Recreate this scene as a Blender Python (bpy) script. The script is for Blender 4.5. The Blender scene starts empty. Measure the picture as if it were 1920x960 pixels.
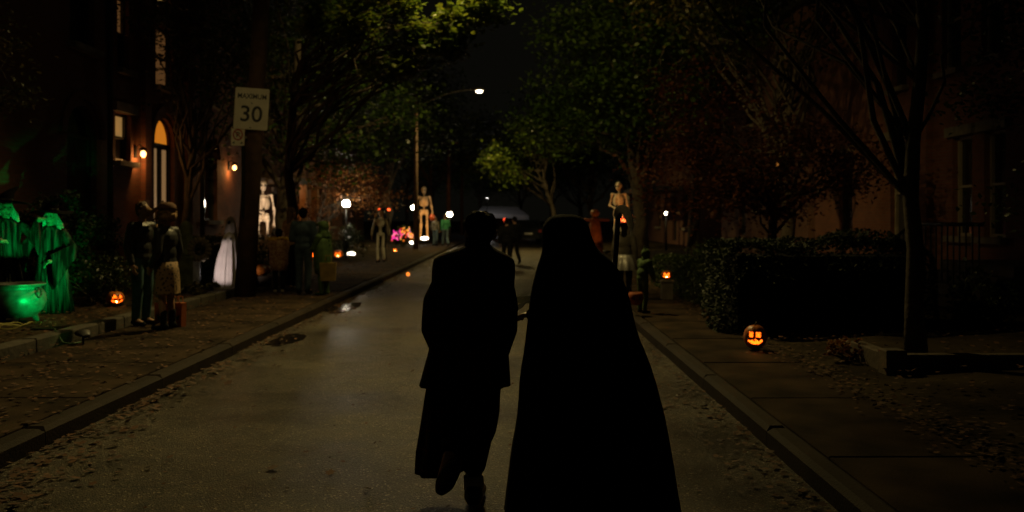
import bpy, math, random
import numpy as np
from mathutils import Vector, Matrix, Euler, noise as mnoise

random.seed(7); RNG = np.random.default_rng(7)
PI = math.pi
scene = bpy.context.scene
COL = scene.collection

# ------------------------------------------------------------------ camera, sky, exposure
CAM_H, FPX = 1.65, 1700.0          # eye height (m), focal length in photograph pixels
cam_d = bpy.data.cameras.new('camera')
cam = bpy.data.objects.new('camera', cam_d); COL.objects.link(cam)
cam.location = (0, 0, CAM_H); cam.rotation_euler = (PI/2, 0, 0)
cam_d.sensor_width = 36.0; cam_d.lens = 36.0*FPX/1920.0
cam_d.shift_y = -70/1920.0; cam_d.shift_x = -1/1920.0
cam_d.clip_start = 0.1; cam_d.clip_end = 900
cam_d.dof.use_dof = True; cam_d.dof.focus_distance = 5.6; cam_d.dof.aperture_fstop = 2.0
scene.camera = cam

world = bpy.data.worlds.new('World'); scene.world = world; world.use_nodes = True
wn = world.node_tree; wn.nodes.clear()
w_out = wn.nodes.new('ShaderNodeOutputWorld'); w_bg = wn.nodes.new('ShaderNodeBackground')
w_bg.inputs['Color'].default_value = (1.0, 0.93, 0.62, 1)      # dim city sky glow at night
w_bg.inputs['Strength'].default_value = 0.0024
wn.links.new(w_bg.outputs[0], w_out.inputs[0])

scene.view_settings.view_transform = 'Standard'; scene.view_settings.look = 'None'
scene.view_settings.exposure = 0.0; scene.view_settings.gamma = 1.0
scene.view_settings.use_curve_mapping = False
scene.render.engine = 'CYCLES'
cy = scene.cycles
cy.use_denoising = True
try: cy.denoiser = 'OPENIMAGEDENOISE'
except Exception: pass
cy.max_bounces = 6; cy.diffuse_bounces = 3; cy.glossy_bounces = 3; cy.transmission_bounces = 4
cy.transparent_max_bounces = 6; cy.caustics_reflective = False; cy.caustics_refractive = False
cy.sample_clamp_indirect = 2.0; cy.use_light_tree = True

def W(px, py, Y):                  # a point of the street at distance Y
    return Vector(((px-961)*Y/FPX, Y, CAM_H-(py-410)*Y/FPX))

# ------------------------------------------------------------------ materials
MATS = {}
def mat(name, col, rough=0.7, var=0.0, scale=8.0, bump=0.0, bscale=60.0, metal=0.0, spec=0.5, col2=None, transl=0.0, coat=0.0):
    if name in MATS: return MATS[name]
    m = bpy.data.materials.new(name); m.use_nodes = True
    nt = m.node_tree; b = nt.nodes['Principled BSDF']
    b.inputs['Base Color'].default_value = (*col, 1); b.inputs['Roughness'].default_value = rough
    b.inputs['Metallic'].default_value = metal; b.inputs['Specular IOR Level'].default_value = spec
    if coat: b.inputs['Coat Weight'].default_value = coat
    tc = nt.nodes.new('ShaderNodeTexCoord')
    if var or col2:
        n = nt.nodes.new('ShaderNodeTexNoise'); n.inputs['Scale'].default_value = scale
        n.inputs['Detail'].default_value = 5; nt.links.new(tc.outputs['Object'], n.inputs['Vector'])
        r = nt.nodes.new('ShaderNodeValToRGB')
        c2 = col2 or tuple(min(1, c*(1+var)) for c in col)
        c1 = col if col2 else tuple(c*(1-var) for c in col)
        r.color_ramp.elements[0].position = 0.35; r.color_ramp.elements[0].color = (*c1, 1)
        r.color_ramp.elements[1].position = 0.65; r.color_ramp.elements[1].color = (*c2, 1)
        nt.links.new(n.outputs['Fac'], r.inputs['Fac']); nt.links.new(r.outputs['Color'], b.inputs['Base Color'])
    if bump:
        n2 = nt.nodes.new('ShaderNodeTexNoise'); n2.inputs['Scale'].default_value = bscale
        n2.inputs['Detail'].default_value = 4; nt.links.new(tc.outputs['Object'], n2.inputs['Vector'])
        bp = nt.nodes.new('ShaderNodeBump'); bp.inputs['Strength'].default_value = bump; bp.inputs['Distance'].default_value = 0.02
        nt.links.new(n2.outputs['Fac'], bp.inputs['Height']); nt.links.new(bp.outputs['Normal'], b.inputs['Normal'])
    if transl:
        t = nt.nodes.new('ShaderNodeBsdfTranslucent'); t.inputs['Color'].default_value = (*[min(1, c*1.5) for c in col], 1)
        mx = nt.nodes.new('ShaderNodeMixShader'); mx.inputs[0].default_value = transl
        out = nt.nodes['Material Output']
        nt.links.new(b.outputs[0], mx.inputs[1]); nt.links.new(t.outputs[0], mx.inputs[2]); nt.links.new(mx.outputs[0], out.inputs['Surface'])
    MATS[name] = m; return m

def emit(name, col, strength):
    if name in MATS: return MATS[name]
    m = bpy.data.materials.new(name); m.use_nodes = True
    b = m.node_tree.nodes['Principled BSDF']; b.inputs['Base Color'].default_value = (*[c*0.5 for c in col], 1)
    b.inputs['Emission Color'].default_value = (*col, 1); b.inputs['Emission Strength'].default_value = strength
    MATS[name] = m; return m

def leaf_mat(name, cols, transl=0.4, rough=0.45):
    """foliage: colour differs from leaf to leaf (vertex attribute 'tint')"""
    m = bpy.data.materials.new(name); m.use_nodes = True; nt = m.node_tree; b = nt.nodes['Principled BSDF']
    a = nt.nodes.new('ShaderNodeAttribute'); a.attribute_name = 'tint'
    r = nt.nodes.new('ShaderNodeValToRGB'); cr = r.color_ramp
    while len(cr.elements) < len(cols): cr.elements.new(0.5)
    for i, c in enumerate(cols):
        cr.elements[i].position = i/(len(cols)-1); cr.elements[i].color = (*c, 1)
    nt.links.new(a.outputs['Fac'], r.inputs['Fac']); nt.links.new(r.outputs['Color'], b.inputs['Base Color'])
    b.inputs['Roughness'].default_value = rough
    if transl:
        t = nt.nodes.new('ShaderNodeBsdfTranslucent'); nt.links.new(r.outputs['Color'], t.inputs['Color'])
        mx = nt.nodes.new('ShaderNodeMixShader'); mx.inputs[0].default_value = transl
        nt.links.new(b.outputs[0], mx.inputs[1]); nt.links.new(t.outputs[0], mx.inputs[2])
        nt.links.new(mx.outputs[0], nt.nodes['Material Output'].inputs['Surface'])
    MATS[name] = m; return m

def asphalt():
    m = bpy.data.materials.new('asphalt'); m.use_nodes = True; nt = m.node_tree; L = nt.links; b = nt.nodes['Principled BSDF']
    tc = nt.nodes.new('ShaderNodeTexCoord')
    def nz(scale, det=3, rough=0.5):
        n = nt.nodes.new('ShaderNodeTexNoise'); n.inputs['Scale'].default_value = scale; n.inputs['Detail'].default_value = det
        n.inputs['Roughness'].default_value = rough; L.new(tc.outputs['Object'], n.inputs['Vector']); return n
    def ramp(src, p0, c0, p1, c1):
        r = nt.nodes.new('ShaderNodeValToRGB'); r.color_ramp.elements[0].position = p0; r.color_ramp.elements[0].color = (*c0, 1)
        r.color_ramp.elements[1].position = p1; r.color_ramp.elements[1].color = (*c1, 1); L.new(src, r.inputs['Fac']); return r
    grain = nz(75, 3, 0.75); big = nz(0.55, 4, 0.6); mid = nz(3.5, 5, 0.65)
    v = nt.nodes.new('ShaderNodeTexVoronoi'); v.inputs['Scale'].default_value = 70; L.new(tc.outputs['Object'], v.inputs['Vector'])
    rg = ramp(grain.outputs['Fac'], 0.38, (0.012, 0.0105, 0.008), 0.66, (0.18, 0.148, 0.096))
    rb = ramp(big.outputs['Fac'], 0.34, (0.42, 0.41, 0.4), 0.64, (1.3, 1.27, 1.2))
    rm = ramp(mid.outputs['Fac'], 0.32, (0.42, 0.42, 0.42), 0.62, (1.2, 1.18, 1.14))
    m1 = nt.nodes.new('ShaderNodeMix'); m1.data_type = 'RGBA'; m1.blend_type = 'MULTIPLY'; m1.inputs[0].default_value = 1
    L.new(rg.outputs['Color'], m1.inputs[6]); L.new(rb.outputs['Color'], m1.inputs[7])
    m2 = nt.nodes.new('ShaderNodeMix'); m2.data_type = 'RGBA'; m2.blend_type = 'MULTIPLY'; m2.inputs[0].default_value = 1
    L.new(m1.outputs[2], m2.inputs[6]); L.new(rm.outputs['Color'], m2.inputs[7])
    nd = nz(1.1, 4, .6); vm = nt.nodes.new('ShaderNodeMix'); vm.data_type = 'RGBA'; vm.inputs[0].default_value = .32
    L.new(tc.outputs['Object'], vm.inputs[6]); L.new(nd.outputs['Color'], vm.inputs[7])
    vc = nt.nodes.new('ShaderNodeTexVoronoi'); vc.feature = 'DISTANCE_TO_EDGE'; vc.inputs['Scale'].default_value = .62; L.new(vm.outputs[2], vc.inputs['Vector'])
    rc = ramp(vc.outputs['Distance'], .003, (.25,)*3, .011, (1,)*3)
    m3 = nt.nodes.new('ShaderNodeMix'); m3.data_type = 'RGBA'; m3.blend_type = 'MULTIPLY'; m3.inputs[0].default_value = .8
    L.new(m2.outputs[2], m3.inputs[6]); L.new(rc.outputs['Color'], m3.inputs[7])
    sv = nt.nodes.new('ShaderNodeTexVoronoi'); sv.inputs['Scale'].default_value = 85; L.new(tc.outputs['Object'], sv.inputs['Vector'])
    rs = ramp(sv.outputs['Color'], .82, (0, 0, 0), .9, (.34, .29, .2))
    m4 = nt.nodes.new('ShaderNodeMix'); m4.data_type = 'RGBA'; m4.blend_type = 'ADD'; m4.inputs[0].default_value = 1
    L.new(m3.outputs[2], m4.inputs[6]); L.new(rs.outputs['Color'], m4.inputs[7])
    L.new(m4.outputs[2], b.inputs['Base Color'])
    rr = ramp(big.outputs['Fac'], 0.36, (0.3,)*3, 0.62, (0.5,)*3); L.new(rr.outputs['Color'], b.inputs['Roughness'])
    bp = nt.nodes.new('ShaderNodeBump'); bp.inputs['Strength'].default_value = 1.0; bp.inputs['Distance'].default_value = 0.02
    ad = nt.nodes.new('ShaderNodeMath'); ad.operation = 'ADD'; L.new(grain.outputs['Fac'], ad.inputs[0]); L.new(v.outputs['Distance'], ad.inputs[1])
    fine = nz(170, 2, .6); hm_ = nt.nodes.new('ShaderNodeMath'); hm_.operation = 'MULTIPLY_ADD'; hm_.inputs[1].default_value = .8; L.new(sv.outputs['Distance'], hm_.inputs[0]); L.new(fine.outputs['Fac'], hm_.inputs[2]); L.new(hm_.outputs[0], bp.inputs['Height']); L.new(bp.outputs['Normal'], b.inputs['Normal'])
    MATS['asphalt'] = m; return m

def brick_mat(name, c1, c2, mortar):
    m = bpy.data.materials.new(name); m.use_nodes = True; nt = m.node_tree; L = nt.links; b = nt.nodes['Principled BSDF']
    tc = nt.nodes.new('ShaderNodeTexCoord'); sp = nt.nodes.new('ShaderNodeSeparateXYZ'); L.new(tc.outputs['Object'], sp.inputs[0])
    ad = nt.nodes.new('ShaderNodeMath'); ad.operation = 'ADD'; L.new(sp.outputs[0], ad.inputs[0]); L.new(sp.outputs[1], ad.inputs[1])
    cb = nt.nodes.new('ShaderNodeCombineXYZ'); L.new(ad.outputs[0], cb.inputs[0]); L.new(sp.outputs[2], cb.inputs[1])
    br = nt.nodes.new('ShaderNodeTexBrick'); br.inputs['Scale'].default_value = 1; br.inputs['Brick Width'].default_value = 0.215
    br.inputs['Row Height'].default_value = 0.073; br.inputs['Mortar Size'].default_value = 0.006
    br.inputs['Color1'].default_value = (*c1, 1); br.inputs['Color2'].default_value = (*c2, 1); br.inputs['Mortar'].default_value = (*mortar, 1)
    L.new(cb.outputs[0], br.inputs['Vector']); L.new(br.outputs['Color'], b.inputs['Base Color']); b.inputs['Roughness'].default_value = 0.85
    bp = nt.nodes.new('ShaderNodeBump'); bp.inputs['Strength'].default_value = 0.5; bp.inputs['Distance'].default_value = 0.01; bp.invert = True
    L.new(br.outputs['Fac'], bp.inputs['Height']); L.new(bp.outputs['Normal'], b.inputs['Normal'])
    MATS[name] = m; return m

def plaid_mat():
    m = bpy.data.materials.new('plaid_wool'); m.use_nodes = True; nt = m.node_tree; L = nt.links; b = nt.nodes['Principled BSDF']
    tc = nt.nodes.new('ShaderNodeTexCoord'); sp = nt.nodes.new('ShaderNodeSeparateXYZ'); L.new(tc.outputs['Object'], sp.inputs[0])
    def stripe(out, freq, thr):
        a = nt.nodes.new('ShaderNodeMath'); a.operation = 'MULTIPLY'; a.inputs[1].default_value = freq; L.new(out, a.inputs[0])
        f = nt.nodes.new('ShaderNodeMath'); f.operation = 'FRACT'; L.new(a.outputs[0], f.inputs[0])
        g = nt.nodes.new('ShaderNodeMath'); g.operation = 'GREATER_THAN'; g.inputs[1].default_value = thr; L.new(f.outputs[0], g.inputs[0]); return g
    s1 = stripe(sp.outputs[0], 11, 0.91); s2 = stripe(sp.outputs[2], 9, 0.92)
    ad = nt.nodes.new('ShaderNodeMath'); ad.operation = 'MAXIMUM'; L.new(s1.outputs[0], ad.inputs[0]); L.new(s2.outputs[0], ad.inputs[1])
    r = nt.nodes.new('ShaderNodeMix'); r.data_type = 'RGBA'; r.inputs[6].default_value = (0.014, 0.013, 0.0125, 1); r.inputs[7].default_value = (0.07, 0.026, 0.014, 1)
    L.new(ad.outputs[0], r.inputs[0]); L.new(r.outputs[2], b.inputs['Base Color']); b.inputs['Roughness'].default_value = 0.95
    b.inputs['Specular IOR Level'].default_value = 0.1
    MATS['plaid_wool'] = m; return m

def spots_mat():
    m = bpy.data.materials.new('leopard_cloth'); m.use_nodes = True; nt = m.node_tree; b = nt.nodes['Principled BSDF']
    tc = nt.nodes.new('ShaderNodeTexCoord'); v = nt.nodes.new('ShaderNodeTexVoronoi'); v.inputs['Scale'].default_value = 22
    nt.links.new(tc.outputs['Object'], v.inputs['Vector'])
    r = nt.nodes.new('ShaderNodeValToRGB'); r.color_ramp.interpolation = 'CONSTANT'
    r.color_ramp.elements[0].color = (0.05, 0.03, 0.02, 1); r.color_ramp.elements[1].position = 0.36; r.color_ramp.elements[1].color = (0.27, 0.17, 0.08, 1)
    nt.links.new(v.outputs['Distance'], r.inputs['Fac']); nt.links.new(r.outputs['Color'], b.inputs['Base Color']); b.inputs['Roughness'].default_value = 0.8
    MATS['leopard_cloth'] = m; return m

def streak_mat(name, c1, c2):
    m = bpy.data.materials.new(name); m.use_nodes = True; nt = m.node_tree; b = nt.nodes['Principled BSDF']
    tc = nt.nodes.new('ShaderNodeTexCoord'); mp = nt.nodes.new('ShaderNodeMapping'); mp.inputs['Scale'].default_value = (16, 16, 1.6); nt.links.new(tc.outputs['Object'], mp.inputs['Vector'])
    n = nt.nodes.new('ShaderNodeTexNoise'); n.inputs['Scale'].default_value = 1.0; n.inputs['Detail'].default_value = 6; nt.links.new(mp.outputs['Vector'], n.inputs['Vector'])
    r = nt.nodes.new('ShaderNodeValToRGB'); r.color_ramp.elements[0].position = .42; r.color_ramp.elements[0].color = (*c1, 1); r.color_ramp.elements[1].position = .66; r.color_ramp.elements[1].color = (*c2, 1)
    nt.links.new(n.outputs['Fac'], r.inputs['Fac']); nt.links.new(r.outputs['Color'], b.inputs['Base Color']); b.inputs['Roughness'].default_value = .9; b.inputs['Specular IOR Level'].default_value = .15
    bp = nt.nodes.new('ShaderNodeBump'); bp.inputs['Strength'].default_value = .8; bp.inputs['Distance'].default_value = .03; nt.links.new(n.outputs['Fac'], bp.inputs['Height']); nt.links.new(bp.outputs['Normal'], b.inputs['Normal'])
    MATS[name] = m
streak_mat('witch_cloth', (.003, .0035, .003), (.085, .095, .08))
asphalt(); plaid_mat(); spots_mat()
brick_mat('brick_red', (0.20, 0.066, 0.03), (0.14, 0.046, 0.024), (0.13, 0.095, 0.07))
brick_mat('brick_brown', (0.15, 0.058, 0.03), (0.11, 0.042, 0.024), (0.1, 0.08, 0.06))
mat('concrete', (0.032, 0.021, 0.012), 0.9, 0.6, 1.7, 0.4, 60, spec=.08)
mat('kerb_concrete', (0.02, 0.0128, 0.0072), 0.75, 0.35, 3, 0.35, 60, spec=.15)
mat('joint', (0.03, 0.024, 0.017), 0.95, 0.3, 5)
mat('soil', (0.03, 0.022, 0.012), 0.95, 0.5, 1.3, 0.6, 14, spec=.08)
mat('water', (0.012, 0.01, 0.008), 0.06, spec=0.6)
mat('damp', (0.006, 0.005, 0.004), 0.22, spec=0.18)
mat('wood_pole', (0.085, 0.045, 0.024), 0.85, 0.35, 4, 0.4, 30)
mat('bark', (0.06, 0.045, 0.03), 0.9, 0.4, 6, 0.6, 22)
mat('metal_grey', (0.22, 0.2, 0.17), 0.5, 0.2, 6, metal=0.6)
mat('black_metal', (0.012, 0.012, 0.012), 0.45, metal=0.3)
mat('black_cloak', (0.007, 0.007, 0.0075), 0.9, spec=0.06, bump=.3, bscale=300)
mat('black_cloth', (0.008, 0.008, 0.009), 0.9, 0.2, 10, spec=0.15)
mat('dark_trousers', (0.008, 0.008, 0.009), 0.95, spec=0.1)
mat('shoe_leather', (0.011, 0.009, 0.007), 0.5)
mat('sock', (0.62, 0.54, 0.42), 0.9)
mat('skin', (0.42, 0.23, 0.15), 0.55, 0.08, 14)
mat('skin_tan', (0.36, 0.2, 0.12), 0.55)
mat('hair_black', (0.004, 0.003, 0.0025), 0.9, bump=0.6, bscale=90, spec=.15)
mat('hair_brown', (0.1, 0.05, 0.025), 0.6, 0.4, 30, 0.6, 60)
mat('sign_white', (0.8, 0.74, 0.6), 0.5, 0.08, 5)
mat('sign_black', (0.012, 0.012, 0.012), 0.5)
mat('sign_red', (0.42, 0.03, 0.02), 0.5)
mat('stone', (0.2, 0.17, 0.13), 0.85, 0.3, 4, 0.5, 18)
mat('dark_stone', (0.05, 0.042, 0.03), 0.9, 0.4, 4, 0.5, 18)
mat('trim_dark', (0.03, 0.026, 0.02), 0.6)
mat('trim_pale', (0.34, 0.28, 0.2), 0.6)
mat('glass_dark', (0.01, 0.01, 0.011), 0.08, spec=0.7)
mat('roof_slate', (0.05, 0.045, 0.045), 0.8, 0.3, 5)
mat('bone', (0.72, 0.62, 0.46), 0.55, 0.15, 9)
mat('bone_print', (0.82, 0.78, 0.68), 0.8)
mat('ghost_cloth', (0.7, 0.62, 0.58), 0.85, 0.08, 5)
mat('veil_grey', (0.16, 0.13, 0.1), 0.9, 0.3, 8)
mat('witch_black', (0.005, 0.005, 0.005), 0.9, spec=.1)
mat('witch_hair', (0.5, 0.45, 0.38), 0.7, 0.4, 30)
mat('witch_skin', (0.3, 0.36, 0.24), 0.6, 0.4, 22, 0.4, 40)
mat('cauldron_iron', (0.08, 0.08, 0.075), 0.4, 0.4, 9, 0.15, 30)
mat('pumpkin_skin', (0.55, 0.16, 0.02), 0.42, 0.25, 7)
mat('pumpkin_flesh', (0.8, 0.36, 0.07), 0.7)
mat('pumpkin_stem', (0.09, 0.08, 0.025), 0.8)
mat('denim', (0.055, 0.085, 0.115), 0.9, 0.3, 18)
mat('teal_denim', (0.02, 0.066, 0.068), 0.9, 0.3, 18)
mat('blue_shirt', (0.065, 0.10, 0.13), 0.9, 0.2, 12)
mat('green_costume', (0.07, 0.13, 0.035), 0.85, 0.3, 12)
mat('green_shirt', (0.02, 0.16, 0.07), 0.85)
mat('yellow_plush', (0.62, 0.36, 0.03), 0.8, 0.2, 12)
mat('red_pattern', (0.2, 0.06, 0.035), 0.8, scale=26, col2=(0.5, 0.32, 0.2))
mat('orange_bag', (0.36, 0.085, 0.014), 0.75, 0.15, 8)
mat('yellow_bag', (0.38, 0.26, 0.08), 0.8, 0.2, 8)
mat('leather_jacket', (0.014, 0.015, 0.016), 0.5)
mat('fur_tan', (0.3, 0.17, 0.08), 0.95, 0.35, 25, 0.8, 80)
mat('cap_brown', (0.12, 0.055, 0.03), 0.9, 0.3, 20)
mat('pink_felt', (0.42, 0.1, 0.09), 0.85)
mat('silver_tulle', (0.5, 0.48, 0.44), 0.35, 0.4, 60, metal=0.35)
mat('grey_cloth', (0.12, 0.105, 0.08), 0.9, 0.2, 9)
mat('white_shoe', (0.5, 0.45, 0.37), 0.7)
mat('wreath_pale', (0.15, 0.12, 0.08), 0.8, 0.2, 12)
mat('moss_stone', (0.11, 0.12, 0.05), 0.9, 0.4, 7)
mat('timber', (0.07, 0.052, 0.033), 0.85, 0.4, 5, 0.4, 20)
mat('porch_paint', (0.4, 0.2, 0.08), 0.7)
mat('car_paint', (0.012, 0.013, 0.015), 0.25, coat=0.6)
mat('tyre', (0.012, 0.012, 0.012), 0.85)
mat('tent_cloth', (0.42, 0.42, 0.44), 0.8)
mat('cable_yellow', (0.4, 0.36, 0.08), 0.6)
mat('cable_green', (0.02, 0.06, 0.02), 0.6)
mat('balloon', (0.6, 0.09, 0.02), 0.35)
mat('scarecrow_orange', (0.38, 0.1, 0.025), 0.85, 0.3, 9)
mat('hedge_core', (0.006, 0.008, 0.004), 0.95)
GREEN = leaf_mat('leaves_green', [(0.028, 0.062, 0.009), (0.055, 0.105, 0.014), (0.09, 0.135, 0.017)])
LIME = leaf_mat('leaves_lime', [(0.05, 0.095, 0.01), (0.1, 0.145, 0.014), (0.17, 0.18, 0.018)], 0.45)
RUST = leaf_mat('leaves_rust', [(0.075, 0.027, 0.013), (0.14, 0.045, 0.018), (0.21, 0.078, 0.027)])
DARKG = leaf_mat('leaves_dark', [(0.016, 0.03, 0.008), (0.03, 0.05, 0.011), (0.05, 0.065, 0.015)], 0.3)
HEDGE = leaf_mat('leaves_hedge', [(0.009, 0.018, 0.005), (0.017, 0.03, 0.007), (0.028, 0.042, 0.01)], 0.2, .7)
OLIVE = leaf_mat('leaves_olive', [(0.025, 0.035, 0.009), (0.05, 0.05, 0.012), (0.1, 0.07, 0.015)], 0.35)
FALLEN = leaf_mat('leaves_fallen', [(0.03, 0.012, 0.004), (0.07, 0.027, 0.008), (0.13, 0.052, 0.013)], 0.0, 0.85)
AMBER = leaf_mat('leaves_amber', [(0.12, 0.04, 0.012), (0.22, 0.08, 0.02), (0.28, 0.14, 0.03)], 0.4)

# ------------------------------------------------------------------ mesh helpers
def link(o, parent=None):
    COL.objects.link(o)
    if parent is not None: o.parent = parent
    return o

def tag(o, label=None, cat=None, group=None, kind=None):
    if label: o['label'] = label
    if cat: o['category'] = cat
    if group: o['group'] = group
    if kind: o['kind'] = kind
    return o

def thing(name, label, cat, loc=(0, 0, 0), rz=0.0, group=None):
    o = bpy.data.objects.new(name, None); o.empty_display_size = 0.2
    COL.objects.link(o); o.location = loc; o.rotation_euler = (0, 0, rz)
    return tag(o, label, cat, group)

class MB:
    def __init__(s): s.v = []; s.f = []; s.m = []
    def add(s, vs, fs, mi=0):
        k = len(s.v); s.v += [tuple(v) for v in vs]; s.f += [tuple(i+k for i in f) for f in fs]; s.m += [mi]*len(fs); return s
    def box(s, c, d, rot=None, bev=0.0, mi=0):
        x, y, z = d[0]/2, d[1]/2, d[2]/2
        if bev <= 0:
            vs = [(-x,-y,-z),(x,-y,-z),(x,y,-z),(-x,y,-z),(-x,-y,z),(x,-y,z),(x,y,z),(-x,y,z)]
            fs = [(3,2,1,0),(4,5,6,7),(0,1,5,4),(1,2,6,5),(2,3,7,6),(3,0,4,7)]
        else:
            b = bev; vs = []; fs = []
            for (zz, k) in ((-z, 0), (z-b, 0), (z, b)):
                vs += [(-x+k,-y+k,zz),(x-k,-y+k,zz),(x-k,y-k,zz),(-x+k,y-k,zz)]
            fs = [(3,2,1,0),(8,9,10,11)]
            for r in (0, 4):
                for i in range(4): j = (i+1) % 4; fs.append((r+i, r+j, r+4+j, r+4+i))
        R = rot if rot is not None else Matrix.Identity(3)
        c = Vector(c)
        return s.add([R @ Vector(v)+c for v in vs], fs, mi)
    def tube(s, pts, rad, n=8, cap=True, mi=0):
        pts = [Vector(p) for p in pts]
        if not hasattr(rad, '__len__'): rad = [rad]*len(pts)
        vs = []; fs = []; prev = None
        for i, p in enumerate(pts):
            t = (pts[min(i+1, len(pts)-1)]-pts[max(i-1, 0)])
            t = t.normalized() if t.length > 1e-9 else Vector((0, 0, 1))
            if prev is None:
                a = Vector((1, 0, 0)) if abs(t.x) < 0.9 else Vector((0, 1, 0))
                u = t.cross(a).normalized()
            else:
                u = prev-t*prev.dot(t); u = u.normalized() if u.length > 1e-6 else t.orthogonal().normalized()
            prev = u; w = t.cross(u)
            for k in range(n):
                a = 2*PI*k/n; vs.append(p+(u*math.cos(a)+w*math.sin(a))*rad[i])
        for i in range(len(pts)-1):
            for k in range(n):
                j = (k+1) % n; fs.append((i*n+k, i*n+j, (i+1)*n+j, (i+1)*n+k))
        if cap: fs.append(tuple(range(n-1, -1, -1))); fs.append(tuple((len(pts)-1)*n+k for k in range(n)))
        return s.add(vs, fs, mi)
    def lathe(s, prof, n=24, c=(0, 0, 0), mi=0, sx=1, sy=1):
        vs = []; fs = []
        for (r, z) in prof:
            for k in range(n):
                a = 2*PI*k/n; vs.append((c[0]+r*math.cos(a)*sx, c[1]+r*math.sin(a)*sy, c[2]+z))
        for i in range(len(prof)-1):
            for k in range(n):
                j = (k+1) % n; fs.append((i*n+k, i*n+j, (i+1)*n+j, (i+1)*n+k))
        fs.append(tuple(range(n-1, -1, -1))); fs.append(tuple((len(prof)-1)*n+k for k in range(n)))
        return s.add(vs, fs, mi)
    def ell(s, c, r, n=12, m=8, rot=None, mi=0):
        vs = []; fs = []; R = rot if rot is not None else Matrix.Identity(3); c = Vector(c)
        vs.append(R @ Vector((0, 0, -r[2]))+c)
        for i in range(1, m):
            th = -PI/2+PI*i/m
            for k in range(n):
                a = 2*PI*k/n; vs.append(R @ Vector((r[0]*math.cos(th)*math.cos(a), r[1]*math.cos(th)*math.sin(a), r[2]*math.sin(th)))+c)
        vs.append(R @ Vector((0, 0, r[2]))+c); top = len(vs)-1
        for k in range(n): j = (k+1) % n; fs.append((0, 1+j, 1+k)); fs.append((top, 1+(m-2)*n+k, 1+(m-2)*n+j))
        for i in range(m-2):
            for k in range(n): j = (k+1) % n; fs.append((1+i*n+k, 1+i*n+j, 1+(i+1)*n+j, 1+(i+1)*n+k))
        return s.add(vs, fs, mi)
    def cap(s, p0, p1, r0, r1, n=10, mi=0):          # tapered capsule
        p0, p1 = Vector(p0), Vector(p1); d = p1-p0
        if d.length < 1e-6: return s.ell(p0, (r0,)*3, mi=mi)
        t = d.normalized(); pts = []; rad = []
        for a in (80, 50, 20): pts.append(p0-t*r0*math.sin(math.radians(a))); rad.append(r0*math.cos(math.radians(a)))
        pts.append(p0); rad.append(r0); pts.append(p1); rad.append(r1)
        for a in (20, 50, 80): pts.append(p1+t*r1*math.sin(math.radians(a))); rad.append(r1*math.cos(math.radians(a)))
        return s.tube(pts, rad, n, mi=mi)
    def rings(s, rings, close_top=True, close_bot=True, skip=None, mi=0):
        n = len(rings[0]); vs = [p for r in rings for p in r]; fs = []
        for i in range(len(rings)-1):
            for k in range(n):
                if skip and skip(i, k): continue
                j = (k+1) % n; fs.append((i*n+k, i*n+j, (i+1)*n+j, (i+1)*n+k))
        if close_bot: fs.append(tuple(range(n-1, -1, -1)))
        if close_top: fs.append(tuple((len(rings)-1)*n+k for k in range(n)))
        return s.add(vs, fs, mi)
    def prism(s, poly, y0, y1, mi=0):                # polygon in XZ extruded along Y
        n = len(poly); vs = [(p[0], y0, p[1]) for p in poly]+[(p[0], y1, p[1]) for p in poly]
        fs = [tuple(range(n)), tuple(range(2*n-1, n-1, -1))]
        for i in range(n): j = (i+1) % n; fs.append((j, i, n+i, n+j))
        return s.add(vs, fs, mi)
    def mesh(s, name):
        me = bpy.data.meshes.new(name); me.from_pydata(s.v, [], s.f); me.update(); return me
    def build(s, name, mats, parent=None, smooth=False, world=False, loc=None, recalc=False):
        if world and parent is not None:
            o_ = parent.location; s.v = [(v[0]-o_[0], v[1]-o_[1], v[2]-o_[2]) for v in s.v]
        me = s.mesh(name)
        for mt in (mats if isinstance(mats, (list, tuple)) else [mats]): me.materials.append(MATS[mt] if isinstance(mt, str) else mt)
        if len(set(s.m)) > 1: me.polygons.foreach_set('material_index', s.m)
        if smooth: me.polygons.foreach_set('use_smooth', [True]*len(me.polygons))
        o = bpy.data.objects.new(name, me)
        if loc is not None: o.location = loc
        return link(o, parent)

def blob(mb, name, material, parent=None, voxel=0.012, smooth=3):
    """one continuous surface grown over overlapping forms"""
    me = mb.mesh('tmp'); o = bpy.data.objects.new('tmp', me); COL.objects.link(o)
    r = o.modifiers.new('r', 'REMESH'); r.mode = 'VOXEL'; r.voxel_size = voxel
    if smooth:
        sm = o.modifiers.new('s', 'SMOOTH'); sm.iterations = smooth; sm.factor = 0.5
    dg = bpy.context.evaluated_depsgraph_get(); ev = o.evaluated_get(dg)
    nm = bpy.data.meshes.new_from_object(ev); nm.name = name
    bpy.data.objects.remove(o); bpy.data.meshes.remove(me)
    nm.materials.clear(); nm.materials.append(MATS[material])
    nm.polygons.foreach_set('use_smooth', [True]*len(nm.polygons))
    return link(bpy.data.objects.new(name, nm), parent)

def copy_thing(o, loc=None, rz=None, label=None, scale=None):
    def rec(a, p):
        c = a.copy(); COL.objects.link(c); c.parent = p
        if p is not None: c.matrix_parent_inverse = a.matrix_parent_inverse.copy()
        for ch in list(a.children): rec(ch, c)
        return c
    c = rec(o, None)
    if loc is not None: c.location = loc
    if rz is not None: c.rotation_euler.z = rz
    if label: c['label'] = label
    if scale: c.scale = (scale,)*3
    return c

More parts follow.
